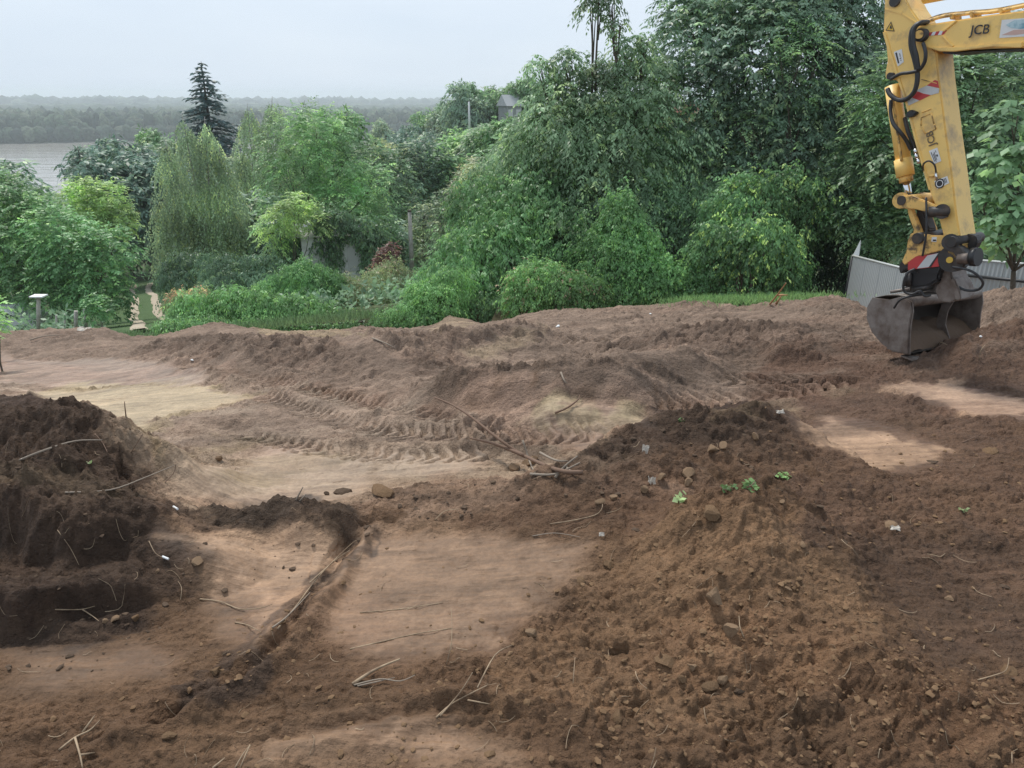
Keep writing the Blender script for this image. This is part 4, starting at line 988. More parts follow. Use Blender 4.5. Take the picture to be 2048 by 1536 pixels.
# ================================================================== haze
def haze():
    x0, x1, y0, y1, z0, z1 = -4600, 4600, -60, 6000, -54, 26
    me = pmesh('haze', [(x0, y0, z0), (x1, y0, z0), (x1, y1, z0), (x0, y1, z0), (x0, y0, z1), (x1, y0, z1), (x1, y1, z1), (x0, y1, z1)],
               [(3, 2, 1, 0), (4, 5, 6, 7), (0, 1, 5, 4), (1, 2, 6, 5), (2, 3, 7, 6), (3, 0, 4, 7)])
    m = bpy.data.materials.new('haze_air'); m.use_nodes = True; n = m.node_tree; n.nodes.clear()
    o_ = n.nodes.new('ShaderNodeOutputMaterial'); v = n.nodes.new('ShaderNodeVolumePrincipled')
    v.inputs['Color'].default_value = (.88, .96, 1, 1); v.inputs['Density'].default_value = HAZE; v.inputs['Anisotropy'].default_value = .25
    n.links.new(v.outputs[0], o_.inputs['Volume'])
    o = link('haze', me, m); tag(o, 'thin bluish morning haze in the air over the valley', 'haze', kind='stuff')
HAZE = .00028
haze()
# ================================================================== materials for made things
YEL = mat('yellow_paint', (.95, .64, .20), .42, bump=(40, .08, .004), var=(4.0, (.50, .34, .16), .50, .72))
YELD = mat('worn_yellow_paint', (.82, .52, .16), .6, bump=(30, .3, .006), var=(9, (.12, .08, .05), .48, .64))
STEEL = mat('worn_steel', (.25, .215, .19), .55, .35, bump=(22, .35, .008), var=(5, (.13, .095, .075), .4, .65))
DSTEEL = mat('dark_steel', (.055, .052, .05), .5, .4, bump=(25, .3, .006), var=(7, (.12, .09, .07), .48, .7))
BLACKP = mat('black_paint', (.018, .018, .02), .4)
RUB = mat('rubber_hose', (.035, .036, .038), .5)
CHROME = mat('chrome_rod', (.75, .76, .78), .15, 1.0)
WHITEP = mat('white_print', (.78, .79, .78), .5)
REDP = mat('red_print', (.52, .05, .05), .45)
SILVP = mat('silver_print', (.56, .57, .57), .5)
INK = mat('black_print', (.03, .03, .035), .5)
YPRINT = mat('yellow_print', (.72, .46, .06), .5)
BLUEP = mat('picture_print', (.50, .66, .70), .5, var=(9, (.16, .36, .44), .45, .6))
MUD = mat('dried_mud', (.13, .085, .055), .95, bump=(18, .8, .02))

# ================================================================== excavator arm at the right
KX = at(1838, 70, 8.3)                     # boom / dipper pin on the near side
AZ = R(148); BD = np.array([math.sin(AZ), math.cos(AZ), 0.])      # along the boom towards the machine
NR = np.array([BD[1], -BD[0], 0.]); NR = NR if NR[0] < 0 else -NR  # plane normal, towards the camera's left
def pl(px, py, off=0.0):
    d = ray(px, py); o = np.array((0, 0, CAM_H)); p0 = KX+NR*off
    t = np.dot(p0-o, NR)/np.dot(d, NR); return o+d*t
def prism(name, pts, thick, mat_, parent, off=0.0, bevel=.012, nrm=None):
    """plate outline (world points on the near plane) given real thickness away from the viewer's side"""
    nv = NR if nrm is None else nrm
    A = [np.array(p)+nv*off for p in pts]; B = [p-nv*thick for p in A]; n_ = len(A)
    fs = [tuple(range(n_)), tuple(range(2*n_-1, n_-1, -1))]+[(i, n_+i, n_+(i+1) % n_, (i+1) % n_) for i in range(n_)]
    import bmesh
    me = pmesh(name, A+B, fs); b_ = bmesh.new(); b_.from_mesh(me); bmesh.ops.recalc_face_normals(b_, faces=b_.faces)
    if bevel: bmesh.ops.bevel(b_, geom=list(b_.edges), offset=bevel, segments=2, affect='EDGES', clamp_overlap=True)
    b_.to_mesh(me); b_.free()
    return link(name, me, mat_, parent)
def cyl(name, a, b, r, mat_, parent, k=20, r2=None):
    v, f = tube([a, b], [r, r2 or r], k, sub=1); o = link(name, pmesh(name, v, f, False), mat_, parent)
    for p in o.data.polygons: p.use_smooth = len(p.vertices) == 4
    return o
def hose(name, pts, r, parent, mat_=None):
    v, f = tube(pts, r, 8, sub=5); return link(name, pmesh(name, v, f, True), mat_ or RUB, parent)
def decal(name, quad, mat_, parent, off=.004, nrm=None):
    nv = NR if nrm is None else nrm
    pts = [np.array(p)+nv*off for p in quad]
    me = pmesh(name, pts+[p-nv*.0015 for p in pts], [tuple(range(len(pts))), tuple(range(2*len(pts)-1, len(pts)-1, -1))]+[(i, len(pts)+i, len(pts)+(i+1) % len(pts), (i+1) % len(pts)) for i in range(len(pts))])
    return link(name, me, mat_, parent)
def text(body, p, ux, uy, size, mat_, parent, name='lettering'):
    cu = bpy.data.curves.new(name, 'FONT'); cu.body = body; cu.size = size; cu.align_x = 'CENTER'; cu.align_y = 'CENTER'; cu.extrude = .0008; cu.offset = .0012
    to = bpy.data.objects.new(name, cu); COL.objects.link(to); dg = bpy.context.evaluated_depsgraph_get()
    me = bpy.data.meshes.new_from_object(to.evaluated_get(dg)); bpy.data.objects.remove(to)
    ux = Vector(ux).normalized(); uz = ux.cross(Vector(uy)).normalized(); uy = uz.cross(ux)
    M = Matrix((ux, uy, uz)).transposed().to_4x4(); M.translation = Vector(p)
    me.transform(M); me.materials.clear(); return link(name, me, mat_, parent)
B0 = KX+BD*6.3; B0[2] = float(zbase(B0[0], B0[1]))
EXC = empty('excavator', tuple(B0))
tag(EXC, 'yellow excavator arm with grading bucket reaching in from the right over the soil', 'excavator')
TH = .31   # dipper box width
# dipper (stick)
DL = [(1769, -10), (1766, 64), (1776, 100), (1789, 140), (1796, 168), (1811, 206), (1819, 238), (1828, 273), (1841, 319), (1858, 380), (1870, 412), (1878, 440), (1886, 472), (1896, 492)]
DR = [(1924, 492), (1919, 466), (1912, 420), (1908, 380), (1903, 342), (1893, 272), (1884, 200), (1878, 158), (1873, 104), (1850, 80), (1838, 40), (1822, 18), (1808, -10)]
dp = prism('dipper', [pl(*p) for p in DL+DR], TH, YEL, EXC, bevel=.014)
# raised flange plates welded along its front edge and the pin bosses
for a, b_ in (((1790, 142), (1812, 208)),):
    prism('flange', [pl(1766, 64), pl(1776, 100), pl(1789, 140), pl(1811, 206), pl(1828, 273), pl(1858, 380), pl(1863, 380), pl(1833, 273), pl(1816, 206), pl(1795, 140), pl(1782, 100), pl(1772, 64)], TH+.02, YEL, EXC, off=.012, bevel=.004)
prism('cylinder_bracket', [pl(1767, 64), pl(1770, 90), pl(1773, 120), pl(1768, 148), pl(1769, 157), pl(1780, 160), pl(1790, 160), pl(1795, 166), pl(1789, 138), pl(1777, 96)], .05, YEL, EXC, off=-.02, bevel=.006)
prism('cylinder_bracket', [pl(1767, 64), pl(1770, 90), pl(1773, 120), pl(1768, 148), pl(1769, 157), pl(1780, 160), pl(1790, 160), pl(1795, 166), pl(1789, 138), pl(1777, 96)], .05, YEL, EXC, off=-TH+.07, bevel=.006)
cyl('pin', pl(1779, 152, .03), pl(1779, 152, .03)-NR*(TH+.06), .035, DSTEEL, EXC)
cyl('pin', pl(1788, 2, .03), pl(1788, 2, .03)-NR*(TH+.06), .055, DSTEEL, EXC)
prism('weld_seam', [pl(1770, 17), pl(1804, 24), pl(1806, 27), pl(1836, 46), pl(1835, 49), pl(1804, 29), pl(1770, 20)], .01, YEL, EXC, off=.008, bevel=.002)
prism('weld_seam', [pl(1843, 158), pl(1874, 166), pl(1874, 167.5), pl(1843, 159.5)], .01, YELD, EXC, off=.006, bevel=0)
# boom: deep box running from the knuckle to the machine, then down to its foot
def bpt(px, py, off=0): return pl(px, py, off)
e0, e1 = pl(2048, 22), pl(2048, 96)
up = e0-pl(1960, 36); up = up/np.linalg.norm(up); dn = e1-pl(1960, 91); dn = dn/np.linalg.norm(dn)
U2 = e0+BD*1.6+np.array([0, 0, .22]); L2 = e1+BD*1.5+np.array([0, 0, -.10])
U3 = e0+BD*3.1+np.array([0, 0, -.9]); L3 = e1+BD*2.7+np.array([0, 0, -.95])
FT = np.array([KX[0]+BD[0]*5.9, KX[1]+BD[1]*5.9, 1.15])
prism('boom', [pl(1832, 56), pl(1848, 50), pl(1880, 46), pl(1930, 38), pl(1990, 29), e0, U2, U3, FT+np.array([0, 0, .35]), FT, L3, L2, e1, pl(1990, 97), pl(1924, 101), pl(1912, 103), pl(1884, 102), pl(1850, 94), pl(1830, 82)], .33, YEL, EXC, off=.03, bevel=.014)
prism('boom_flange', [pl(1848, 92), pl(1884, 95), pl(1912, 94), pl(1990, 88), e1+np.array([0, 0, .05]), e1+np.array([0, 0, .0]), pl(1990, 94), pl(1912, 103.5), pl(1884, 103)], .37, YEL, EXC, off=.05, bevel=.006)
prism('stiffener', [pl(1890, 71), pl(1912, 92), pl(1908, 94), pl(1887, 73)], .02, YEL, EXC, off=.045, bevel=.003)
prism('stiffener', [pl(1892, 64), pl(1919, 42), pl(1917, 40), pl(1889, 62)], .02, YEL, EXC, off=.045, bevel=.003)
prism('boom_underside', [pl(1884, 103.5), pl(1912, 104.5), pl(2048, 97.5), L2-np.array([0, 0, .02]), L2-np.array([0, 0, .05]), pl(2048, 101), pl(1940, 104), pl(1905, 109), pl(1886, 107)], .30, DSTEEL, EXC, off=0, bevel=.004)
cyl('pin', pl(1839, 70, .10), pl(1839, 70, .10)-NR*(TH+.16), .062, DSTEEL, EXC)
cyl('pin_cap', pl(1838, 69, .125), pl(1838, 69, .10), .04, YELD, EXC)
# dipper cylinder above the boom, with the steel pipes on the boom's back
cyl('dipper_cylinder', pl(1850, -8, -.16), e0+BD*1.2+np.array([0, 0, .42])-NR*.17, .075, YEL, EXC)
for o_, y_ in ((-.04, 0), (-.10, -1.5), (-.16, -3)):
    hose('hydraulic_pipe', [pl(1844, 48+y_, o_), pl(1875, 36+y_, o_), pl(1900, 31+y_, o_), pl(1940, 27+y_, o_), pl(2048, 12+y_, o_), e0+BD*1.5+np.array([0, 0, .32])+NR*o_], .016, EXC, YELD)
for px, py in ((1900, 33), (1940, 29), (1998, 21)):
    prism('pipe_clamp', [pl(px-3, py-5), pl(px+3, py-6), pl(px+4, py+5), pl(px-2, py+6)], .17, YELD, EXC, off=-.01, bevel=.004)
# hoses round the knuckle
hose('hydraulic_hose', [pl(1852, 46, .03), pl(1836, 48, .08), pl(1824, 62, .10), pl(1822, 90, .10), pl(1829, 118, .09), pl(1835, 150, .08), pl(1830, 180, .07), pl(1815, 197, .05), pl(1797, 200, .03), pl(1781, 190, .02), pl(1775, 178, 0)], .024, EXC)
hose('hydraulic_hose', [pl(1856, 44, .0), pl(1840, 46, .13), pl(1828, 60, .15), pl(1827, 88, .14), pl(1833, 112, .13), pl(1837, 140, .11)], .022, EXC)
hose('hydraulic_hose', [pl(1846, 86, .10), pl(1851, 104, .13), pl(1849, 124, .12), pl(1838, 140, .10), pl(1820, 145, .09), pl(1800, 148, .06), pl(1782, 158, .02)], .018, EXC)
hose('hydraulic_hose', [pl(1782, 200, -.05), pl(1781, 222, -.03), pl(1786, 246, .0), pl(1800, 264, .0), pl(1812, 280, -.06), pl(1822, 300, -.10)], .02, EXC)
hose('hydraulic_hose', [pl(1810, 236, -.15), pl(1816, 262, -.10), pl(1828, 292, -.12), pl(1838, 322, -.14)], .022, EXC)
hose('hydraulic_hose', [pl(1846, 341, .02), pl(1847, 328, .07), pl(1858, 322, .10), pl(1869, 330, .08), pl(1872, 345, .03)], .009, EXC)
prism('work_light', [pl(1811, 226, .05), pl(1820, 219, .05), pl(1834, 225, .05), pl(1826, 233, .05), pl(1812, 236, .05)], .07, BLACKP, EXC, bevel=.01)
for px, py in ((1832, 308), (1836, 318), (1830, 298)):
    cyl('pipe_fitting', pl(px, py, .0), pl(px+2, py+9, .0), .018, CHROME, EXC, 10)
cyl('pipe_fitting', pl(1872, 345, .025), pl(1873, 360, .025), .014, CHROME, EXC, 10)
cyl('pipe_fitting', pl(1858, 353, .02), pl(1872, 350, .02), .012, YELD, EXC, 10)
# bucket cylinder with rod
CC = -.17
cyl('bucket_cylinder', pl(1785, 172, CC), pl(1808, 330, CC), .078, YEL, EXC, 24)
cyl('cylinder_head', pl(1806, 318, CC), pl(1811, 352, CC), .092, YEL, EXC, 24)
cyl('cylinder_gland', pl(1811, 352, CC), pl(1812.5, 364, CC), .07, YELD, EXC, 24)
cyl('cylinder_rod', pl(1812, 360, CC), pl(1818, 398, CC), .038, CHROME, EXC, 24)
hose('hydraulic_pipe', [pl(1783, 190, CC+.09), pl(1788, 215, CC+.10), pl(1797, 280, CC+.10), pl(1803, 322, CC+.09)], .014, EXC, YELD)
# linkage
RE = (1818, 404)
cyl('rod_eye', pl(*RE, .02), pl(*RE, .02)-NR*.38, .075, YELD, EXC, 20)
cyl('pin', pl(1802, 401, .07), pl(1802, 401, .07)-NR*.44, .05, DSTEEL, EXC)
cyl('pin_boss', pl(1802, 401, .05), pl(1802, 401, -.02), .085, YELD, EXC, 20)
lev = [(1796, 391), (1806, 388), (1830, 392), (1862, 404), (1884, 414), (1888, 432), (1862, 424), (1838, 418), (1806, 416), (1795, 410)]
prism('tipping_lever', [pl(*p) for p in lev], .055, YELD, EXC, off=.06, bevel=.01)
prism('tipping_lever', [pl(*p) for p in lev], .055, YELD, EXC, off=-TH-.02, bevel=.01)
cyl('pin_boss', pl(1884, 423, .09), pl(1884, 423, -.02), .075, DSTEEL, EXC, 20)
cyl('link_tube', pl(1856, 424, .12), pl(1898, 424, .03), .055, DSTEEL, EXC, 18)
lk = [(1812, 408), (1822, 412), (1832, 436), (1842, 462), (1846, 480), (1832, 490), (1824, 478), (1826, 458), (1816, 430)]
prism('bucket_link', [pl(*p) for p in lk], .05, YELD, EXC, off=.0, bevel=.01)
prism('bucket_link', [pl(*p) for p in lk], .05, YELD, EXC, off=-TH+.04, bevel=.01)
prism('link_web', [pl(*p) for p in [(1824, 416), (1838, 424), (1850, 460), (1846, 472), (1834, 462), (1824, 436)]], .14, DSTEEL, EXC, off=-.08, bevel=.01)
# coupler (hitch) with its two pins
hit_ = [(1828, 466), (1846, 466), (1870, 470), (1890, 470), (1904, 474), (1918, 478), (1922, 492), (1914, 500), (1888, 500), (1860, 508), (1845, 511), (1816, 529), (1811, 522), (1820, 500), (1822, 482)]
prism('coupler', [pl(*p) for p in hit_], .06, YELD, EXC, off=.07, bevel=.008)
prism('coupler', [pl(*p) for p in hit_], .06, YELD, EXC, off=-TH-.01, bevel=.008)
prism('coupler_body', [pl(*p) for p in [(1826, 486), (1912, 488), (1908, 500), (1860, 508), (1816, 527), (1813, 520)]], TH-.02, YELD, EXC, off=.0, bevel=.008)
cyl('pin', pl(1834, 477, .11), pl(1834, 477, .11)-NR*(TH+.2), .058, DSTEEL, EXC)
cyl('pin', pl(1901, 484, .13), pl(1901, 484, .13)-NR*(TH+.24), .055, DSTEEL, EXC)
cyl('pin_collar', pl(1901, 484, .10), pl(1901, 484, .07), .082, DSTEEL, EXC)
decal('small_sticker', [pl(1864, 474, .07), pl(1874, 474, .07), pl(1873, 484, .07), pl(1863, 483, .07)], WHITEP, EXC)
decal('sticker_print', [pl(1866, 479, .075), pl(1872, 479, .075), pl(1872, 482, .075), pl(1866, 482, .075)], INK, EXC)
prism('dipper_foot', [pl(1919, 470), pl(1938, 474), pl(1942, 486), pl(1936, 500), pl(1922, 500)], .10, DSTEEL, EXC, off=-.12, bevel=.01)
# tilt coupler under the hitch: housing, striped plate, cylinder
prism('tilt_housing', [pl(*p) for p in [(1845, 511), (1868, 503), (1890, 500), (1906, 502), (1914, 510), (1916, 520), (1908, 530), (1890, 536), (1884, 548), (1826, 542), (1826, 528)]], .40, BLACKP, EXC, off=.07, bevel=.012)
sp = [(1842, 511), (1884, 505), (1888, 531), (1826, 538), (1826, 523)]
prism('striped_plate', [pl(*p) for p in sp], .012, REDP, EXC, off=.095, bevel=0)
decal('silver_stripe', [pl(1855, 511, .095), pl(1878, 506, .095), pl(1858, 534, .095), pl(1834, 537, .095)], SILVP, EXC)
decal('dark_stripe', [pl(1877, 506.5, .095), pl(1880, 506, .095), pl(1862, 534, .095), pl(1858, 534, .095)], INK, EXC, off=.006)
cyl('swivel_disc', pl(1902, 518, .10), pl(1902, 518, .10)-NR*.12, .135, DSTEEL, EXC, 28)
cyl('grease_cap', pl(1899, 520, .125), pl(1899, 520, .10), .032, YPRINT, EXC, 14)
prism('disc_guard', [pl(1906, 499, .0), pl(1918, 502), pl(1924, 512), pl(1920, 515), (pl(1915, 508)), pl(1906, 503)], .10, YELD, EXC, off=.10, bevel=.004)
cyl('tilt_cylinder', pl(1918, 518, .10), pl(1946, 516, .10), .055, STEEL, EXC, 18)
cyl('cylinder_end', pl(1944, 514, .10), pl(1957, 514, .10), .092, BLACKP, EXC, 18)
prism('cylinder_saddle', [pl(1890, 531), pl(1930, 526), pl(1936, 520), pl(1936, 532), pl(1896, 540)], .16, BLACKP, EXC, off=.06, bevel=.006)
prism('rear_clamp', [pl(*p) for p in [(1798, 528), (1808, 518), (1824, 528), (1826, 536), (1810, 540), (1800, 548), (1797, 538)]], .30, DSTEEL, EXC, off=.0, bevel=.01)
prism('rotor_housing', [pl(*p) for p in [(1820, 543), (1884, 534), (1882, 560), (1862, 571), (1822, 576), (1812, 566)]], .34, BLACKP, EXC, off=.05, bevel=.02)
for px in (1814, 1820):
    cyl('rotor_post', pl(px, 546, .06), pl(px-1, 572, .06), .022, DSTEEL, EXC, 10)
# ---- bucket: wide grading bucket turned so that its open side faces right and towards us
WB = 1.75
A0 = at(1824, 604, 8.15); best = None
for D2 in np.linspace(8.3, 11.5, 600):
    q = at(1966, 586, D2); e = abs(np.linalg.norm(q-A0)-WB)
    if best is None or e < best[0]: best = (e, q)
WV = best[1]-A0; WV /= np.linalg.norm(WV)                      # width axis, near end to far end
OV = np.cross(np.array([0, 0, 1.]), WV); OV /= np.linalg.norm(OV)
if np.dot(OV, np.array([0, -1, 0])) < 0: OV = -OV              # opening direction
UV = np.cross(WV, OV); UV = UV if UV[2] > 0 else -UV
def bk(w, o, u_): return A0+WV*w+OV*o+UV*u_
# side profile in (o, u): lip at the front bottom, curved back
prof = [(0.0, 0.0), (.035, -.10), (.045, -.25), (.075, -.42), (.11, -.56), (-.08, -.575), (-.22, -.52), (-.36, -.42), (-.45, -.29), (-.475, -.16), (-.44, -.045), (-.25, -.03), (-.12, .035)]
_s = 1.06
prof = [(a*_s, b_*_s) for a, b_ in prof]
for w0 in (0, WB-.03):
    pts = [bk(w0, a, b_) for a, b_ in prof]
    prism('side_plate', [p+WV*.03 for p in pts] if w0 == 0 else [p+WV*.03 for p in pts], .03, STEEL, EXC, bevel=.005, nrm=WV)
prism('wear_plate', [bk(-.012, a*_s, b_*_s) for a, b_ in [(-.20, -.02), (-.10, .03), (-.005, -.005), (.03, -.10), (.04, -.25), (.07, -.42), (.10, -.55), (-.13, -.555), (-.15, -.3)]], .02, STEEL, EXC, bevel=.004, nrm=WV)
# back shell as a bent plate with thickness
sh = [(.10, -.565), (-.08, -.58), (-.22, -.525), (-.355, -.425), (-.45, -.29), (-.475, -.165), (-.45, -.06), (-.33, -.01), (-.2, 0.02), (-.06, .03)]
V, Fc = [], []
for k_, (a, b_) in enumerate(sh):
    for w_ in (.03, WB-.03):
        V.append(bk(w_, a*_s, b_*_s)); V.append(bk(w_, (a+.02)*_s*.97, (b_+.022)*_s))
for k_ in range(len(sh)-1):
    a, b_ = k_*4, k_*4+4; Fc += [(a, a+2, b_+2, b_), (a+1, b_+1, b_+3, a+3), (a, b_, b_+1, a+1), (a+2, a+3, b_+3, b_+2)]
link('bucket_shell', pmesh('bucket_shell', V, Fc, True), mat('dark_shell_steel', (.085, .072, .062), .5, .3, bump=(22, .35, .008), var=(5, (.05, .04, .032), .4, .65)), EXC)  # bucket shell in a darker tone than the worn steel
cyl('top_tube', bk(.02, -.06, -.015), bk(WB-.02, -.06, -.015), .065, STEEL, EXC, 20)
prism('cutting_edge', [bk(0, .16, -.655), bk(0, .02, -.64), bk(0, .02, -.62), bk(0, .15, -.63)], -WB, STEEL, EXC, bevel=.004, nrm=WV)
# inner rib
ribp = [(-.02, -.05), (-.06, -.2), (-.05, -.36), (.03, -.5), (.10, -.60), (.03, -.60), (-.10, -.5), (-.16, -.36), (-.16, -.2), (-.12, -.05)]
prism('inner_rib', [bk(WB*.62, a, b_) for a, b_ in ribp], .025, STEEL, EXC, bevel=.004, nrm=WV)
# soil lying in the bucket
Vm, Fm = [], []
for i in range(15):
    for j in range(9):
        w_ = .04+(WB-.08)*i/14; o_ = -.42+.50*j/8
        hh = -.55+.22*(1-((j-3)/6)**2)+.06*float(fbm(np.array([w_*4.]), np.array([o_*6.]), 3, 3)[0])-.10*(j/8)
        Vm.append(bk(w_, o_, hh))
for i in range(14):
    for j in range(8): Fm.append((i*9+j, i*9+j+1, i*9+10+j, i*9+9+j))
so_ = link('soil_load', pmesh('soil_load', Vm, Fm, True), MUD); tag(so_, 'dark loose soil lying inside the tilted bucket', 'soil')
# mount on top of the bucket
mc = WB*.52
for w_ in (mc-.22, mc-.02, mc+.18):
    prism('bucket_ear', [bk(w_, a, b_) for a, b_ in [(-.02, -.03), (.03, .06), (-.06, .17), (-.12, .30), (-.22, .30), (-.30, .14), (-.33, -.02)]], .035, STEEL, EXC, bevel=.006, nrm=WV)
cyl('pin', bk(mc-.27, -.16, .22), bk(mc+.2, -.16, .22), .04, DSTEEL, EXC)
prism('rotor_bracket', [pl(*p) for p in [(1876, 536), (1898, 532), (1902, 556), (1914, 574), (1918, 596), (1900, 606), (1876, 604), (1866, 580), (1878, 562)]], .30, STEEL, EXC, off=-.02, bevel=.014)
prism('rotor_bracket', [pl(*p) for p in [(1902, 560), (1912, 556), (1922, 580), (1926, 598), (1914, 600)]], .20, STEEL, EXC, off=.03, bevel=.01)
cyl('swing_cylinder', bk(.15, -.14, .10), bk(mc-.2, -.16, .13), .055, DSTEEL, EXC, 16)
cyl('swing_rod', bk(.55, -.10, .17), bk(mc-.15, -.08, .22), .03, STEEL, EXC, 12)
hose('hydraulic_hose', [pl(1830, 538, .1), pl(1816, 545, .14), pl(1808, 562, .15), pl(1808, 582, .12), pl(1824, 588, .1), pl(1840, 582, .08), pl(1850, 592, .06), pl(1862, 590, .03)], .013, EXC)
hose('hydraulic_hose', [pl(1905, 534, .12), pl(1930, 538, .14), pl(1952, 548, .12), pl(1966, 566, .06), pl(1955, 580, .02), pl(1930, 580, 0), pl(1912, 570, 0)], .013, EXC)
hose('hydraulic_hose', [pl(1852, 395, .13), pl(1853, 430, .16), pl(1852, 470, .16), pl(1845, 512, .13)], .011, EXC)
hose('hydraulic_hose', [pl(1788, 616, 0), pl(1800, 600, .05), pl(1822, 592, .06), pl(1846, 588, .04)], .012, EXC)
for k_ in range(2):
    cyl('bucket_step', bk(.06+k_*.07, -.30, .05), bk(.12+k_*.07, -.12, .12), .018, STEEL, EXC, 8)
# ---- prints and stickers on the arm
def stripe(name, a, b_, c_, d_, m_, off=.004): decal(name, [pl(*a), pl(*b_), pl(*c_), pl(*d_)], m_, EXC, off)
stripe('red_sticker', (1870, 160), (1876, 162), (1879, 176), (1854, 171), REDP, .005)
stripe('silver_sticker', (1854, 171), (1879, 177), (1878, 185), (1864, 190), SILVP, .005)
decal('silver_sticker', [pl(1832, 181), pl(1854, 171), pl(1868, 175), pl(1878, 178), pl(1878, 186), pl(1861, 190), pl(1846, 187)], SILVP, EXC, .006)
decal('red_sticker', [pl(1833, 182), pl(1847, 187), pl(1862, 190), pl(1840, 201), pl(1821, 194)], REDP, EXC, .006)
decal('silver_sticker', [pl(1821, 194), pl(1839, 201), pl(1816, 212), pl(1811, 203)], SILVP, EXC, .006)
# striped sticker on the boom
for i in range(5):
    x0 = 1855+i*7.0
    decal('red_sticker' if i % 2 == 0 else 'white_sticker', [pl(x0+4, 64-.9*i+1, .03), pl(x0+11, 63-.9*i+1, .03), pl(min(x0+7, 1888), 71-.5*i, .03), pl(x0, 72-.5*i, .03)], REDP if i % 2 == 0 else WHITEP, EXC, .005)
# picture sticker on the boom
decal('picture_sticker', [pl(2004, 40, .03), pl(2062, 35, .03), pl(2064, 72, .03), pl(1999, 76, .03)], WHITEP, EXC, .004)
decal('picture_print', [pl(2012, 50, .03), pl(2030, 40, .03), pl(2060, 38, .03), pl(2060, 56, .03), pl(2040, 58, .03), pl(2022, 56, .03)], BLUEP, EXC, .006)
decal('picture_print', [pl(2004, 70, .03), pl(2028, 60, .03), pl(2060, 58, .03), pl(2060, 66, .03), pl(2030, 70, .03)], mat('rose_print', (.62, .42, .36), .5), EXC, .006)
bdir = pl(1975, 58, .03)-pl(1950, 60, .03); bup = pl(1960, 50, .03)-pl(1960, 66, .03)
text('JCB', pl(1960, 60, .045), bdir, bup, .115, INK, EXC)
ddir = pl(1858, 262)-pl(1866, 296)      # lettering reads up the arm
dup_ = pl(1854, 280)-pl(1876, 278)
text('JCB', pl(1862, 277, .01), ddir, dup_, .10, mat('faded_print', (.16, .12, .07), .6), EXC)
# outlined square panel pressed into the arm
ol = [(1842, 236), (1862, 226), (1868, 248), (1872, 258), (1850, 267), (1842, 252)]
for i in range(len(ol)):
    a, b_ = ol[i], ol[(i+1) % len(ol)]; cyl('panel_outline', pl(*a, .003), pl(*b_, .003), .006, YELD, EXC, 6)
cyl('panel_outline', pl(1844, 225, .003), pl(1862, 218, .003), .006, YELD, EXC, 6)
# white data stickers with print
def sticker(q, rows, n=''):
    decal('data_sticker', [pl(*p) for p in q], WHITEP, EXC, .005)
    q = [np.array(p, float) for p in q]
    for r_ in rows:
        a0, a1, b0, b1 = r_
        P_ = lambda s, t: tuple((q[0]*(1-s)+q[1]*s)*(1-t)+(q[3]*(1-s)+q[2]*s)*t)
        decal('sticker_print', [pl(*P_(a0, b0)), pl(*P_(a1, b0)), pl(*P_(a1, b1)), pl(*P_(a0, b1))], INK, EXC, .0072)
sticker([(1788, 104), (1804, 98), (1808, 124), (1796, 133)], [(.15, .35, .1, .85), (.62, .7, .25, .5), (.55, .75, .58, .64), (.6, .7, .72, .8)])
sticker([(1858, 302), (1875, 295), (1883, 322), (1869, 328)], [(.15, .22, .15, .85), (.32, .40, .3, .9), (.48, .54, .2, .8), (.62, .8, .45, .6), (.68, .74, .15, .3)])
sticker([(1869, 362), (1895, 352), (1899, 366), (1875, 378)], [(.62, .66, .15, .8), (.72, .76, .15, .8), (.82, .86, .15, .8)])
for rr, mm in ((.062, INK), (.047, WHITEP), (.036, INK)):
    c_ = pl(1880, 367, .0); a_ = unit(pl(1890, 363)-pl(1880, 367)); b_ = np.cross(NR, a_)
    decal('round_print', [c_+a_*math.cos(t_)*rr*.8+b_*math.sin(t_)*rr*.8 for t_ in np.linspace(0, 2*math.pi, 20)[:-1]], mm, EXC, .0078+.0012*(0.062-rr)*60)
# warning triangle
for q, mm, o_ in (([(1782.5, 43), (1771.5, 61), (1789.5, 63)], INK, .005), ([(1782.3, 46.5), (1774, 59.7), (1787.8, 61.3)], YPRINT, .0065), ([(1781.5, 51), (1783.5, 51), (1784.5, 58), (1780, 57)], INK, .008)):
    decal('warning_triangle', [pl(*p) for p in q], mm, EXC, o_)
# smears of mud and grease low on the dipper
# ---- the rest of the machine, beyond the right edge of the view
Rz = BD; Sx = NR
def bx(name, c, sx, sy, sz, m_, bev=.03):
    c = B0+Sx*c[0]-Rz*c[1]+np.array([0, 0, c[2]])
    q = [c+Sx*sx/2-Rz*sy/2+np.array([0, 0, -sz/2]), c+Sx*sx/2+Rz*sy/2+np.array([0, 0, -sz/2]), c+Sx*sx/2+Rz*sy/2+np.array([0, 0, sz/2]), c+Sx*sx/2-Rz*sy/2+np.array([0, 0, sz/2])]
    return prism(name, q, sx, m_, EXC, bevel=bev)
for s_ in (-.85, .85): bx('track', (s_, 0, .35), .45, 3.0, .7, RUB, .15)
bx('undercarriage', (0, 0, .45), 1.3, 1.6, .4, DSTEEL); bx('house', (0, -.9, 1.35), 2.1, 2.0, .9, YEL, .08); bx('counterweight', (0, -1.9, 1.3), 2.1, .5, 1.0, YEL, .15)
bx('cab', (.55, .45, 1.75), .95, 1.3, 1.7, BLACKP, .08); bx('boom_foot', (-.1, .55, 1.1), .5, .7, .6, YEL, .04)
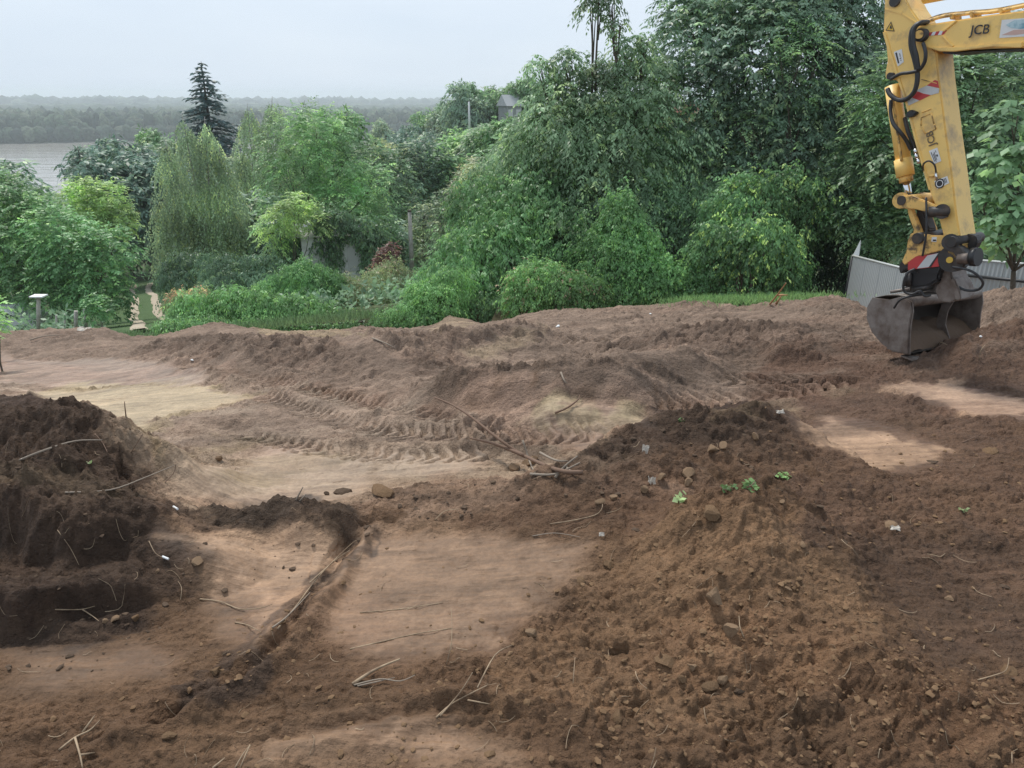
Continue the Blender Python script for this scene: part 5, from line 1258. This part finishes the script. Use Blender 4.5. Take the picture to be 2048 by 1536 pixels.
# ================================================================== fence
def fence():
    # left run: from the corner going right and towards us, right run beyond the arm
    T = empty('metal_fence', tuple(at(1705, 610, 20))); tag(T, 'grey corrugated metal fence with dark posts behind the excavator bucket', 'fence')
    FM = mat('grey_sheet_metal', (.50, .52, .52), .45, .1, bump=(3, .15, .01)); FM2 = mat('dark_rail', (.03, .032, .035), .5)
    CAP = mat('pale_cap', (.55, .57, .56), .4)
    runs = [((1705, 512), 19.5, (1835, 545), 15.3), ((1925, 519), 16.8, (2110, 534), 14.6)]
    Htot = 1.95
    for (p0, D0, p1, D1) in runs:
        a = at(*p0, D0); b_ = at(*p1, D1); d = b_-a; L = np.linalg.norm(d[:2]); ux = d/L; nrm = np.array([-ux[1], ux[0], 0]); nrm /= np.linalg.norm(nrm)
        npan = max(1, round(L/1.1))
        for k in range(npan):
            s0, s1 = k*L/npan, (k+1)*L/npan-.012
            m_ = int((s1-s0)/.0275); V, Fc = [], []
            for i in range(m_+1):
                s_ = s0+(s1-s0)*i/m_; ph = (i % 4); dz = .018 if ph in (1, 2) else -.006
                p = a+ux*s_+nrm*dz
                V += [p, p-np.array([0, 0, Htot])]
            for i in range(m_): Fc.append((2*i, 2*i+1, 2*i+3, 2*i+2))
            o = link('panel', pmesh('panel', V, Fc), FM, T); md = o.modifiers.new('s', 'SOLIDIFY'); md.thickness = .004
        for h0 in (.34, 1.5):
            q = [a-nrm*.0-np.array([0, 0, h0]), b_-np.array([0, 0, h0])]
            cyl('rail', q[0]-nrm*np.sign(nrm[1])*.05, q[1]-nrm*np.sign(nrm[1])*.06, .036, FM2, T, 6)
        cyl('cap', a+np.array([0, 0, .012]), b_+np.array([0, 0, .012]), .026, CAP, T, 8)
        np_ = max(1, round(L/2.4))
        for k in range(np_+1):
            s_ = L*k/np_; p = a+ux*s_-nrm*np.sign(nrm[1])*.07; 
            if p0[0] == 1925 and k == 0: continue
            cyl('post', p-np.array([0, 0, .12]), p-np.array([0, 0, Htot+.3]), .045, FM2, T, 4)
    # sheet standing on edge at the corner
    a = at(1705, 512, 19.5)
    prism('corner_sheet', [a+np.array([0, 0, 0]), at(1721, 480, 19.6), at(1722, 486, 19.6), at(1717, 515, 19.4)], .012, CAP, T, bevel=0, nrm=np.array([0, 1, 0]))
    cyl('post', a+np.array([0, 0, .02]), a-np.array([0, 0, Htot+.2]), .04, FM2, T, 4)
fence()
# ================================================================== buildings and poles
def quadbox(name, c, s, m_, parent, rot=0.0, bev=.0):
    c = np.array(c); ca, sa = math.cos(rot), math.sin(rot); ex = np.array([ca, sa, 0])*s[0]/2; ey = np.array([-sa, ca, 0])*s[1]/2; ez = np.array([0, 0, s[2]/2])
    P = [c+a*ex+b_*ey+d*ez for d in (-1, 1) for a, b_ in ((-1, -1), (1, -1), (1, 1), (-1, 1))]
    return link(name, pmesh(name, P, [(3, 2, 1, 0), (4, 5, 6, 7), (0, 1, 5, 4), (1, 2, 6, 5), (2, 3, 7, 6), (3, 0, 4, 7)]), m_, parent)
WALLM = mat('white_plaster', (.84, .84, .82), .8, bump=(12, .2, .02), var=(2, (.55, .55, .53), .5, .8))
def house(name, label, px, py, D, w_, h_, dpt, wall, roofc, rot=0, roofh=1.6):
    c = at(px, py, D); T = empty(name, (c[0], c[1], c[2]-h_)); tag(T, label, 'house')
    quadbox('wall', (c[0], c[1], c[2]-h_/2-1.5), (w_, dpt, h_+3), wall, T, rot)
    ca, sa = math.cos(rot), math.sin(rot); ex = np.array([ca, sa, 0])*(w_/2+.35); ey = np.array([-sa, ca, 0])*(dpt/2+.35); C0 = np.array(c)
    P = [C0-ex-ey, C0+ex-ey, C0+ex+ey, C0-ex+ey, C0-ex*.98+np.array([0, 0, roofh]), C0+ex*.98+np.array([0, 0, roofh])]
    link('roof', pmesh('roof', P, [(0, 1, 5, 4), (2, 3, 4, 5), (1, 2, 5), (3, 0, 4), (3, 2, 1, 0)]), roofc, T)
    GL = mat('window_glass', (.03, .035, .04), .15)
    FR = mat('window_frame', (.6, .6, .58), .5)
    for k in (-.28, .28):
        q = C0+ex*k*1.6-ey*(dpt/2/(dpt/2+.35))+np.array([0, 0, -1.3])-np.array([-sa, ca, 0])*.02
        f = quadbox('window', q, (1.1, .08, 1.3), FR, T, rot); o = quadbox('pane', q-np.array([-sa, ca, 0])*.04, (.9, .02, 1.1), GL, None, rot); o.parent = f; o.matrix_parent_inverse = Matrix.Translation((0, 0, 0)); o.location = (0, 0, 0)
        o.parent = T
    return T
REDT = mat('red_roof_tiles', (.24, .10, .07), .85, bump=(20, .5, .03)); GREYT = mat('grey_roof_tiles', (.16, .16, .165), .85, bump=(20, .5, .03))
house('house', 'white-walled house showing in strips through the leaves of the middle ash', 668, 458, 41, 3.7, 3.6, 4, WALLM, mat('pale_roof_sheet', (.45, .45, .44), .7), .3, .35)
house('house', 'grey-roofed house on the ridge with its gable above the trees', 1020, 212, 165, 3.4, 2.4, 4, mat('grey_plaster', (.30, .31, .30), .85), mat('brown_roof_tiles', (.42, .43, .43), .85), .5, 2.2)
house('house', 'pale yellow house glimpsed through a gap in the big trees', 1356, 226, 48, 1.2, 2.6, 3, mat('yellow_plaster', (.62, .48, .22), .8), REDT, .1, .6)
def pole(label, px, py0, py1, D, r, m_, arm=False):
    a = at(px, py0, D); zb = at(px, py1, D)[2]
    T = empty('utility_pole', (a[0], a[1], zb)); tag(T, label, 'pole')
    V = []
    cyl('shaft', (a[0], a[1], a[2]), (a[0], a[1], zb-1.5), r*.8, m_, T, 10, r*1.3)
    cyl('cap', (a[0], a[1], a[2]+.0), (a[0], a[1], a[2]+.12), r*.9, BARK, T, 8)
    if arm: quadbox('crossarm', (a[0], a[1], a[2]-.5), (1.4, .1, .1), m_, T)
WOODP = mat('weathered_wood', (.48, .45, .40), .9, bump=(16, .6, .02), var=(5, (.34, .31, .27), .45, .62))
pole('tall weathered wooden pole in the middle with a flat top', 819, 424, 532, 43, .13, WOODP)
pole('slim white utility pole on the far hillside', 938, 203, 250, 118, .16, mat('white_concrete', (.62, .62, .60), .7))
# posts under the left trees
for px, y0, y1, D, lab in ((77, 592, 656, 27.5, 'pale concrete post with a flat top under the left trees'), (152, 622, 652, 27, 'short post beside the grey stump, left trees'), (170, 616, 656, 26.8, 'grey slanting stump post left of the round-headed tree'), (113, 630, 654, 30, 'thin dark stake under the left trees'), (130, 628, 654, 30, 'thin dark stake nearest the short post')):
    a = at(px, y0, D); b_ = at(px+(3 if px == 170 else 0), y1+14, D)
    T = empty('fence_post', tuple(b_)); tag(T, lab, 'post'); cyl('shaft', a, b_, .07 if px in (77, 152, 170) else .04, WOODP, T, 8)
    if px == 77: quadbox('top_plate', a, (.5, .4, .05), WALLM, T)
# white car half hidden at the left edge
def car():
    c = at(14, 662, 38); z0 = c[2]; T = empty('parked_car', (c[0], c[1], z0)); tag(T, 'white car half hidden behind the trees at the left edge', 'car')
    CW = mat('white_car_paint', (.75, .76, .77), .3); GL = mat('car_glass', (.02, .025, .03), .1)
    body = [(-2.1, .35), (-2.1, .75), (-1.9, .88), (-1.1, .95), (-.55, 1.38), (.75, 1.42), (1.45, .98), (2.05, .88), (2.12, .4), (1.7, .28), (-1.8, .28)]
    nr = np.array([0, -1, 0]); P = [np.array([c[0]+a, c[1]-.85, z0+b_]) for a, b_ in body]
    prism('body', P, 1.7, CW, T, bevel=.05, nrm=nr)
    for q in ([(-.98, .98), (-.5, 1.32), (.05, 1.34), (.05, .98)], [(.12, .98), (.12, 1.34), (.7, 1.34), (1.25, 1.0)]):
        prism('window', [np.array([c[0]+a, c[1]-.87, z0+b_]) for a, b_ in q], .02, GL, T, bevel=0, nrm=nr)
    for wx_ in (-1.35, 1.3): cyl('wheel', (c[0]+wx_, c[1]-.88, z0+.31), (c[0]+wx_, c[1]-.62, z0+.31), .31, RUB, T, 20)
car()

# ================================================================== things lying on the soil
import bmesh
def rock_mesh(name, seed, sub=2, flat=.75, ang=.35):
    rs = np.random.default_rng(seed); b_ = bmesh.new(); bmesh.ops.create_icosphere(b_, subdivisions=sub, radius=1)
    planes = [(unit(rs.normal(size=3)), rs.uniform(.38, .75)) for _ in range(11)]
    for v in b_.verts:
        p = np.array(v.co)
        for nr, dd in planes:
            s_ = np.dot(p, nr)
            if s_ > dd: p = p-nr*(s_-dd)*1.0
        p = p*(1+.06*rs.normal()*ang); p[2] *= flat; v.co = p
    me = bpy.data.meshes.new(name); b_.to_mesh(me); b_.free(); return me
CLODM = mat('clod_soil', (.165, .102, .056), .95, bump=(22, .7, .012), var=(8, (.22, .14, .08), .4, .7), spec=.2)
CLODD = mat('dark_clod_soil', (.085, .058, .04), .95, bump=(22, .7, .012), var=(8, (.13, .09, .06), .4, .7), spec=.2)
STONEM = mat('dusty_stone', (.235, .155, .092), .9, bump=(25, .5, .008), var=(9, (.17, .11, .065), .4, .7), spec=.3)
ROCKS = [rock_mesh('clod', 40+i) for i in range(6)]
def clod(px, py, wpx, label, m_=None, name='earth_clod', tall=1.0, rot=None, k=0, sink=.3, cat_='clod'):
    g = G(px, py); r = wpx/2*g[1]/F*1.4
    me = ROCKS[k % 6].copy(); o = link(name, me, m_ or CLODM); o.location = (g[0], g[1]+r*.3, float(gz(g[0], g[1]+r*.3)[0])+r*(.8*tall-sink)*.8)
    o.scale = (r, r*.85, r*tall); o.rotation_euler = (random.uniform(-.3, .3), random.uniform(-.3, .3), random.uniform(0, 6)) if rot is None else rot
    tag(o, label, cat_, 'clods and stones lying on the soil'); return o
CL = [
 (1426, 1236, 42, 'tall upright lump of pale earth right of the lower middle', STONEM, 1.9), (1463, 1275, 40, 'rounded lump leaning against the tall upright one', STONEM, 1.1),
 (1420, 1385, 34, 'left brown clod of the pair below the upright lump', CLODM, 1.0), (1450, 1368, 30, 'paler pointed clod of the pair below the upright lump', STONEM, 1.3),
 (1478, 1390, 34, 'flat dark clod right of the pointed one', CLODD, .6), (1335, 1335, 52, 'broad flat slab of earth left of the pair', CLODM, .6), (1362, 1365, 24, 'small upright clod under the broad slab', CLODM, 1.2),
 (1385, 1345, 30, 'rounded clod right of the broad slab', STONEM, .8), (1236, 1440, 32, 'round clod near the bottom middle', CLODM, .9), (1238, 1455, 22, 'flat chip right under the round bottom clod', CLODM, .5),
 (1218, 1135, 30, 'squarish brown clod on the left foot of the tan mound', CLODM, .9), (1440, 1148, 26, 'clod in a hollow on the tan mound', CLODM, .9), (1425, 1038, 46, 'big overhanging clod near the top of the tan mound', CLODM, .7),
 (1576, 1182, 22, 'small flat stone below the right foot of the tan mound', STONEM, .6), (1606, 1094, 16, 'pale pebble on the right flank of the tan mound', STONEM, .9), (1648, 1245, 18, 'flat chip in the right hand scree', CLODM, .6),
 (1902, 1200, 26, 'pinkish flat stone on the dark soil at the right', STONEM, .5), (1785, 1058, 34, 'stone with white flecks in the dark soil at the right', STONEM, .6),
 (684, 988, 42, 'dark flat boulder of earth on the pale clay, left of centre', CLODD, .6), (652, 990, 14, 'small dark clod beside the flat boulder', CLODD, .9), (762, 988, 52, 'wide brown flat clod right of the flat boulder', CLODM, .55),
 (440, 922, 16, 'lone pale stone with a shadow on the pink clay', STONEM, 1.1), (1060, 930, 46, 'low pinkish slab half buried under the long branch', STONEM, .7), (1030, 938, 30, 'ochre lump left of the pinkish slab', STONEM, .7),
 (1428, 905, 26, 'left ochre clod of a pair in the dark ridge', STONEM, .9), (1448, 898, 24, 'right ochre clod of a pair in the dark ridge', STONEM, .9), (1512, 880, 16, 'upright ochre clod near the ridge top', STONEM, 1.2),
 (1375, 958, 32, 'upper tan clod behind the green sprig', STONEM, .7), (1377, 970, 26, 'lower upright tan clod behind the green sprig', STONEM, 1.1), (1322, 965, 20, 'upright flat tan clod beside the white scrap', STONEM, 1.4), (1290, 985, 22, 'tan clod under the white scrap', STONEM, 1.0),
 (1228, 1000, 22, 'tan stone above the curved root', STONEM, .9), (1200, 1008, 20, 'grey-brown stone at the end of the curved root', STONEM, .7),
 (393, 1135, 32, 'pinkish bone-like lump at the foot of the dark heap', STONEM, .7), (315, 1145, 14, 'small pale stone left of the pinkish lump', STONEM, .8),
 (228, 1245, 20, 'left round stone under the lower bench', STONEM, .9), (210, 1245, 16, 'smallest round stone under the lower bench', STONEM, .9), (270, 1243, 22, 'right round stone under the lower bench', CLODM, .9),
 (2020, 1350, 48, 'flat cracked slab of clay at the right edge', CLODM, .3), (1980, 905, 34, 'low clod on the red-brown slope at the right', CLODM, .5), (1870, 925, 40, 'dark crumbled clod below the tan cut', CLODD, .4),
 (1850, 1430, 20, 'small clod among the lower right rubble', CLODM, .8), (1605, 1395, 22, 'angular clod in the middle of the lower right rubble', CLODM, .8), (1565, 1010, 16, 'pebble by the green weed on the tan mound', STONEM, .7),
 (1700, 1510, 30, 'clod cut by the bottom edge, right', CLODM, .8), (340, 1480, 40, 'dark rounded clod at the lower left', CLODM, .6), (430, 1350, 30, 'clod beside the slot at the lower left', CLODM, .8), (1160, 1170, 26, 'triangular clod left of the tan mound', CLODM, .6), (1062, 1270, 30, 'pale clod at the upper left of the scree', STONEM, .7), (1650, 780, 20, 'small dark clod on the upper right track', CLODD, .6),
]
for i, (px, py, wd, lab, m_, tl) in enumerate(CL): clod(px, py, wd, lab, m_, tall=tl, k=i, sink=.35 if tl < 1.5 else .1)
# small clods nobody could count
def scatter(name, label, polys, n, rmin, rmax, m_, seed):
    rs = np.random.default_rng(seed); tm = []
    for s_ in range(5):
        me = rock_mesh('t', 200+s_, 1); v = np.array([q.co[:] for q in me.vertices]); f = np.array([list(p.vertices) for p in me.polygons]); tm.append((v, f)); bpy.data.meshes.remove(me)
    X = rs.uniform(-3.6, 9, n*6); Y = 1.75+rs.random(n*6)**1.5*9
    mk = np.zeros(len(X))
    for pl_, wt in polys: mk = np.maximum(mk, wt*poly_mask(X, Y, [C(*p) for p in pl_], .35, 77, .3))
    keep = rs.random(len(X)) < mk*(.35+.65*(vnoise(X*1.6, Y*1.6, 9) > .42)); X, Y = X[keep][:n], Y[keep][:n]
    Z = gz(X, Y); V, Fc, o = [], [], 0
    for i in range(len(X)):
        v, f = tm[i % 5]; r = rmin*(rmax/rmin)**(rs.random()**2.2); a = rs.uniform(0, 6.28); ca, sa = math.cos(a), math.sin(a)
        q = v*np.array([r, r*rs.uniform(.6, .9), r*rs.uniform(.5, .9)]); q = np.stack([q[:, 0]*ca-q[:, 1]*sa, q[:, 0]*sa+q[:, 1]*ca, q[:, 2]], 1)
        V.append(q+np.array([X[i], Y[i], Z[i]+r*.12])); Fc.append(f+o); o += len(v)
    ob = link(name, nmesh(name, np.concatenate(V), np.concatenate(Fc), False), m_); tag(ob, label, 'soil', kind='stuff')
scatter('soil_crumbs', 'loose brown crumbs and clods scattered over the lower right', [([(950, 1300), (1150, 1130), (1400, 1080), (1620, 1180), (1900, 1330), (2100, 1400), (2100, 1560), (900, 1560)], 1.0), ([(300, 1480), (560, 1200), (720, 1090), (760, 1140), (620, 1300), (500, 1440)], .6), ([(0, 1380), (400, 1400), (700, 1400), (1000, 1400), (700, 1480), (0, 1560)], .25), ([(1500, 850), (2060, 850), (2060, 1300), (1600, 1150)], .16)], 7500, .006, .034, CLODM, 3)
scatter('soil_crumbs', 'dark crumbs on the heaps and banks', [([(-100, 850), (300, 930), (420, 1150), (250, 1280), (-100, 1280)], .8), ([(700, 1000), (1200, 900), (1560, 810), (1600, 900), (1200, 1010), (700, 1080)], .8), ([(350, 1030), (700, 1010), (720, 1090), (560, 1080)], .6), ([(1600, 1060), (2060, 1100), (2060, 1330), (1800, 1280)], .3)], 2600, .008, .045, CLODD, 5)
# ---- sticks, roots, straw
STK = [mat('pale_root', (.38, .28, .18), .8, bump=(30, .3, .004), var=(9, (.17, .115, .07), .4, .65)), mat('brown_twig', (.17, .105, .07), .85, bump=(30, .4, .004)), mat('grey_branch', (.27, .22, .17), .85, bump=(20, .4, .006))]
def stick(name, label, paths, r, m_, cat_='stick', lifts=None):
    T = None; lst = []
    for path in paths:
        pts = []
        for p in path:
            h_ = p[2] if len(p) > 2 else .004
            g = G(p[0], p[1], h_)
            pts.append(g)
        n_ = len(pts); rr = [r*.72*(1-.55*i/max(1, n_-1)) for i in range(n_)]
        lst.append(tube(pts, rr, 6, sub=4))
    V, Fc = [], []
    for v, f in lst:
        o = len(V); V += v; Fc += [tuple(i+o for i in q) for q in f]
    o = link(name, pmesh(name, V, Fc, True), m_); tag(o, label, cat_); return o
stick('branch', 'long thin bare branch leaning up to the left over the wheel tracks', [[(1165, 945, .05), (1115, 940, .08), (1050, 912, .13), (1000, 880, .2), (940, 832, .27), (905, 810, .3), (870, 795, .3)], [(1050, 912, .13), (990, 888, .14), (940, 876, .14)]], .024, STK[1], 'branch')
stick('branch', 'forked dead twigs crossing under the long branch', [[(1110, 955, .03), (1130, 932, .07), (1155, 912, .10)], [(1060, 948, .03), (1110, 948, .04), (1160, 925, .10)], [(1080, 905, .10), (1110, 920, .06), (1135, 922, .04)], [(1045, 880, .2), (1060, 925, .05), (1070, 945, .02)], [(1130, 932, .05), (1150, 950, .02)]], .015, STK[2], 'branch')
stick('root', 'pale peeled split root lying at the lower middle', [[(705, 1368), (740, 1345, .02), (770, 1330, .03), (800, 1318, .035)]], .013, STK[0], 'root')
stick('root', 'thin forked root under the pale peeled one', [[(708, 1370), (760, 1358, .02), (800, 1362, .02), (830, 1350, .03)], [(715, 1372), (790, 1355, .02)]], .006, STK[2], 'root')
stick('stem', 'very long pale stem lying slanted across the smooth cut', [[(700, 1298), (760, 1284), (830, 1268), (905, 1256)]], .006, STK[0], 'stem')
stick('stem', 'thin stem standing up beside the long pale stem', [[(893, 1328), (902, 1290, .08), (904, 1250, .14), (902, 1215, .2)]], .004, STK[0], 'stem')
stick('stem', 'slender stem above the long pale one on the smooth cut', [[(720, 1225), (800, 1218), (885, 1205)]], .005, STK[0], 'stem')
stick('twigs', 'bundle of dry twigs pointing up at the lower middle', [[(872, 1435), (900, 1410, .03), (935, 1390, .07), (975, 1370, .10)], [(880, 1432), (920, 1385, .06), (945, 1345, .12)], [(935, 1400, .02), (980, 1408, .02)], [(955, 1375, .05), (990, 1310, .10), (1025, 1290, .12)]], .006, STK[0], 'twigs')
stick('root', 'forked pale root at the lower left corner', [[(118, 1500), (150, 1475, .02), (180, 1460, .03), (200, 1440, .03)], [(150, 1475, .02), (160, 1510, .02), (165, 1536, .01)], [(165, 1465, .02), (190, 1430, .05)], [(160, 1510, .02), (190, 1505, .02)]], .008, STK[0], 'root')
stick('root', 'pale curved root sweeping over the cut by the dark heap', [[(400, 1198), (440, 1203, .01), (480, 1218, .01), (520, 1216, .02), (545, 1208, .02)]], .006, STK[0], 'root')
stick('root', 'short pale root below the sweeping one', [[(470, 1245), (495, 1250, .01), (522, 1264, .01)]], .006, STK[0], 'root')
stick('stem', 'dry reed lying along the slot, upper end', [[(555, 1258), (590, 1215, .03), (640, 1150, .03), (700, 1090, .03), (716, 1080, .03)], [(620, 1165, .03), (665, 1125, .04), (700, 1100, .05)]], .007, STK[0], 'reed')
stick('stem', 'dry reed lying along the slot, lower end', [[(545, 1255, .02), (575, 1232, .04), (620, 1185, .04)]], .008, STK[2], 'reed')
stick('twigs', 'tuft of pale dry twigs at the bottom edge, left of centre', [[(470, 1536), (485, 1510, .03), (500, 1490, .05)], [(500, 1490, .05), (480, 1535, .01)], [(425, 1536), (450, 1515, .03)]], .006, STK[0], 'twigs')
stick('root', 'curved pale root ending in a hook, right of centre', [[(1100, 1048), (1150, 1040, .01), (1190, 1030, .02), (1203, 1018, .03), (1205, 1008, .03)]], .006, STK[0], 'root')
stick('root', 'thin root crossing behind the hooked one', [[(1190, 1030), (1230, 1022, .01), (1245, 1012, .02)]], .004, STK[0], 'root')
stick('root', 'bent pale root left of the tan mound top', [[(870, 1040), (890, 1022, .02), (920, 1018, .03)]], .005, STK[0], 'root')
stick('root', 'flat lying root below the hooked root', [[(1065, 1072), (1110, 1066, .01), (1160, 1074, .01)]], .005, STK[2], 'root')
stick('branch', 'curved bark-stripped branch stuck in the dark heap', [[(40, 920), (90, 900, .04), (150, 882, .05), (205, 880, .03)]], .014, STK[2], 'branch')
stick('branch', 'long bowed thin branch hanging off the dark heap', [[(130, 985), (220, 980, .02), (290, 955, .12), (350, 930, .2)]], .009, STK[2], 'branch')
stick('twig', 'short twig leaning on the dark heap', [[(190, 868, .02), (205, 885, .02), (215, 905, .01)]], .007, STK[1], 'twig')
stick('twig', 'thin pale twig leaning on the face of the dark heap', [[(115, 1060, .02), (140, 1095, .04), (158, 1130, .02)]], .004, STK[0], 'twig')
stick('twig', 'bent twig beside the white stub on the dark heap', [[(298, 1082, .02), (310, 1105, .03), (325, 1115, .02)]], .004, STK[0], 'twig')
stick('root', 'forked straw-coloured root on the lower bench', [[(110, 1219, .02), (160, 1219, .02), (190, 1212, .02)], [(165, 1219, .02), (185, 1232, .02), (198, 1242, .01)]], .005, STK[0], 'root')
stick('branch', 'grey branch lying at the far left edge of the soil', [[(60, 680, .05), (90, 672, .06), (125, 670, .06)]], .03, STK[2], 'branch')
stick('stem', 'thin arched stem in front of the bucket', [[(1958, 720), (1965, 695, .12), (1990, 682, .18), (2015, 690, .14), (2035, 705, .08)]], .007, STK[0], 'stem')
stick('root', 'pale curved root under the bucket lip', [[(1870, 695), (1880, 685, .03), (1895, 690, .02)]], .012, STK[0], 'root')
stick('stick', 'short stick near the right edge of the slope', [[(1925, 885), (1945, 876, .02), (1962, 868, .04)]], .007, STK[1], 'stick')
stick('root', 'bent root on the clay at the lower right edge', [[(1955, 1360), (1990, 1350, .01), (2012, 1340, .02), (2018, 1315, .04)]], .005, STK[0], 'root')
stick('stem', 'pale straw standing in the rubble, lower middle', [[(1146, 1370), (1148, 1340, .04), (1150, 1315, .06)]], .004, STK[0], 'straw')
stick('stem', 'short pale straw beside the upright lump', [[(1488, 1275), (1480, 1255, .04), (1478, 1232, .06)]], .005, STK[0], 'straw')
stick('stem', 'fan of dry grass stalks at the bottom edge, right of centre', [[(1300, 1540), (1308, 1515, .04), (1312, 1495, .07)], [(1304, 1540), (1314, 1520, .04)]], .005, STK[0], 'straw')
stick('stick', 'stout bent stick crossing the far bank, right of centre', [[(1110, 826, .02), (1135, 815, .03), (1155, 800, .05), (1160, 790, .06)]], .016, STK[1], 'stick')
stick('stick', 'thin stick poking out of the middle berm', [[(1122, 745, .02), (1128, 760, .04), (1134, 768, .02)]], .016, STK[2], 'stick')
stick('stick', 'two pale stakes stuck in the dark bank', [[(592, 1000, .0), (600, 985, .06), (606, 974, .11)], [(600, 1002, .0), (612, 988, .06)]], .010, STK[2], 'stakes')
stick('stem', 'upright twig growing out of the pale sand patch', [[(252, 832), (250, 815, .12), (249, 803, .2)]], .007, STK[1], 'twig')
stick('stem', 'slender stalks sticking up right of the dark heap', [[(262, 905), (275, 885, .12), (285, 868, .2)], [(330, 965), (348, 945, .08), (352, 925, .14)]], .005, STK[1], 'stalks')
stick('branch', 'broken orange-brown branch at the grass fringe', [[(1540, 608, .02), (1556, 588, .25), (1572, 566, .5)], [(1552, 608, .02), (1565, 588, .22)], [(1556, 590, .22), (1575, 590, .2)]], .03, mat('orange_wood', (.40, .22, .11), .85), 'branch')
stick('stick', 'long pale stick lying on the middle heaps', [[(745, 676, .03), (770, 686, .04), (790, 696, .03)]], .018, STK[2], 'stick')
rs_ = random.Random(5)
Vs, Fs = [], []
for i in range(170):                       # fine rootlets and straw mixed into the soil
    px = rs_.uniform(0, 2048); py = rs_.uniform(860, 1530)
    try: g = G(px, py, .006)
    except Exception: continue
    a = rs_.uniform(0, 6.28); L = rs_.uniform(.015, .07); c_ = []
    for q in (-1, -.3, .4, 1):
        x = g[0]+math.cos(a+q*.3)*L*q; y = g[1]+math.sin(a+q*.3)*L*q; y = min(max(y, 1.6), 24); c_.append((x, y, float(gz(x, y)[0])+rs_.uniform(.001, .012)))
    v, f = tube(c_, rs_.uniform(.0010, .0022), 3, sub=2); o = len(Vs); Vs += v; Fs += [tuple(j+o for j in q) for q in f]
o = link('rootlets', pmesh('rootlets', Vs, Fs), STK[0]); tag(o, 'fine pale rootlets and straw bits mixed into the soil', 'rootlets', kind='stuff')
# ---- scraps
def scrap(name, label, px, py, wpx, hpx, m_, cat_):
    g = G(px, py, .01); s_ = g[1]/F; w_, h_ = wpx*s_, hpx*s_; rs = random.Random(int(px)); V = []; n_ = 5
    for i in range(n_):
        for j in range(n_):
            V.append((g[0]+(i/(n_-1)-.5)*w_+rs.uniform(-.1, .1)*w_, g[1]+(j/(n_-1)-.5)*w_*.5, g[2]+.004+rs.uniform(0, 1)*h_*.6+(j/(n_-1))*h_*.5))
    Fc = [(i*n_+j, (i+1)*n_+j, (i+1)*n_+j+1, i*n_+j+1) for i in range(n_-1) for j in range(n_-1)]
    o = link(name, pmesh(name, V, Fc), m_); md = o.modifiers.new('s', 'SOLIDIFY'); md.thickness = .004; tag(o, label, cat_)
PLA = mat('dirty_white_plastic', (.52, .47, .40), .6, var=(12, (.36, .28, .2), .5, .7))
scrap('plastic_scrap', 'torn white scrap sticking out of the dark ridge', 1290, 910, 14, 26, PLA, 'scrap')
scrap('plastic_scrap', 'crumpled white scrap between the tan clods', 1303, 970, 16, 20, PLA, 'scrap')
scrap('plastic_scrap', 'white scrap crushed in the dark soil at the right', 1789, 1062, 22, 12, PLA, 'scrap')
scrap('plastic_scrap', 'tiny white scrap left of the tan mound', 1203, 1073, 12, 8, PLA, 'scrap')
scrap('plastic_scrap', 'white sheet lying on the far left edge of the soil', 168, 661, 24, 6, PLA, 'scrap')
scrap('plastic_scrap', 'bent white scrap near the end of the pale track', 1560, 828, 16, 9, PLA, 'scrap')
def stub(name, label, a, b_, r):
    g0 = G(*a, .015); g1 = G(*b_, .02); v, f = tube([g0, g1], r, 8, sub=1); o = link(name, pmesh(name, v, f), WHITEP); tag(o, label, 'stub')
stub('white_stub', 'short white stub on the shelf of the dark heap', (347, 1013), (355, 1018), .007)
stub('white_stub', 'short white stub on the face of the dark heap', (325, 1113), (337, 1118), .007)
# white pebbles far out
for i, (px, py, w_) in enumerate([(384, 723, 7), (1301, 629, 5), (1962, 674, 7), (1115, 655, 10), (1382, 890, 9)]):
    clod(px, py, w_, ['white stone on the middle left heaps', 'tiny white stone near the far edge', 'white pebble right of the bucket', 'pale flat stone on the far middle slope', 'pale yellow pebble in the dark ridge'][i], WHITEP if i < 4 else STONEM, 'stone', .7, k=i, cat_='stone')
# ---- green weeds pulled out with the soil
def weed(label, px, py, wpx, n_, colr, lf):
    g = G(px, py, .0); r = wpx/2*g[1]/F; rs = np.random.default_rng(int(px)); T = empty('weed', tuple(g)); tag(T, label, 'weed')
    P = np.array(g)+np.stack([rs.normal(size=n_)*r*.5, rs.normal(size=n_)*r*.4, rs.uniform(.01, 1.1, n_)*r], 1)
    Dv = rs.normal(size=(n_, 3))*np.array([1, 1, .3]); V, Fc, Cc = leaf_quads(P, Dv, np.array([0, -.4, 1.])+rs.normal(size=(n_, 3))*.3, rs.uniform(.6, 1.1, n_)*lf, lf*.9, np.array(colr)*.42*rs.uniform(.7, 1.2, (n_, 1)), .1)
    link('leaves', nmesh('weed_leaves', V, Fc, False, Cc), LEAF, T)
    v, f = tube([np.array(g)+np.array([-r, 0, .01]), np.array(g)+np.array([0, 0, r*.4]), np.array(g)+np.array([r*.4, 0, r*.9])], .004, 5, sub=3); link('stem', pmesh('weed_stem', v, f, True), STK[0], T)
weed('pale green leafy sprig standing at the left shoulder of the tan mound', 1363, 1000, 26, 9, (.30, .42, .16), .05)
weed('green leaves lying along the top of the tan mound, left bunch', 1458, 982, 30, 18, (.08, .16, .04), .035)
weed('green leaves along the top of the tan mound, right bunch', 1500, 978, 40, 22, (.14, .26, .07), .045)
weed('small bright green weed behind the tan mound', 1568, 955, 24, 14, (.18, .34, .08), .045)
weed('tiny yellow-green leaf on the dark soil at the right', 1926, 1022, 14, 6, (.16, .22, .07), .03)
weed('tiny green leaf on the top of the dark heap', 180, 927, 10, 5, (.16, .24, .07), .03)
weed('tiny green shoot in the dark ridge right of centre', 1365, 842, 12, 8, (.10, .18, .05), .04)
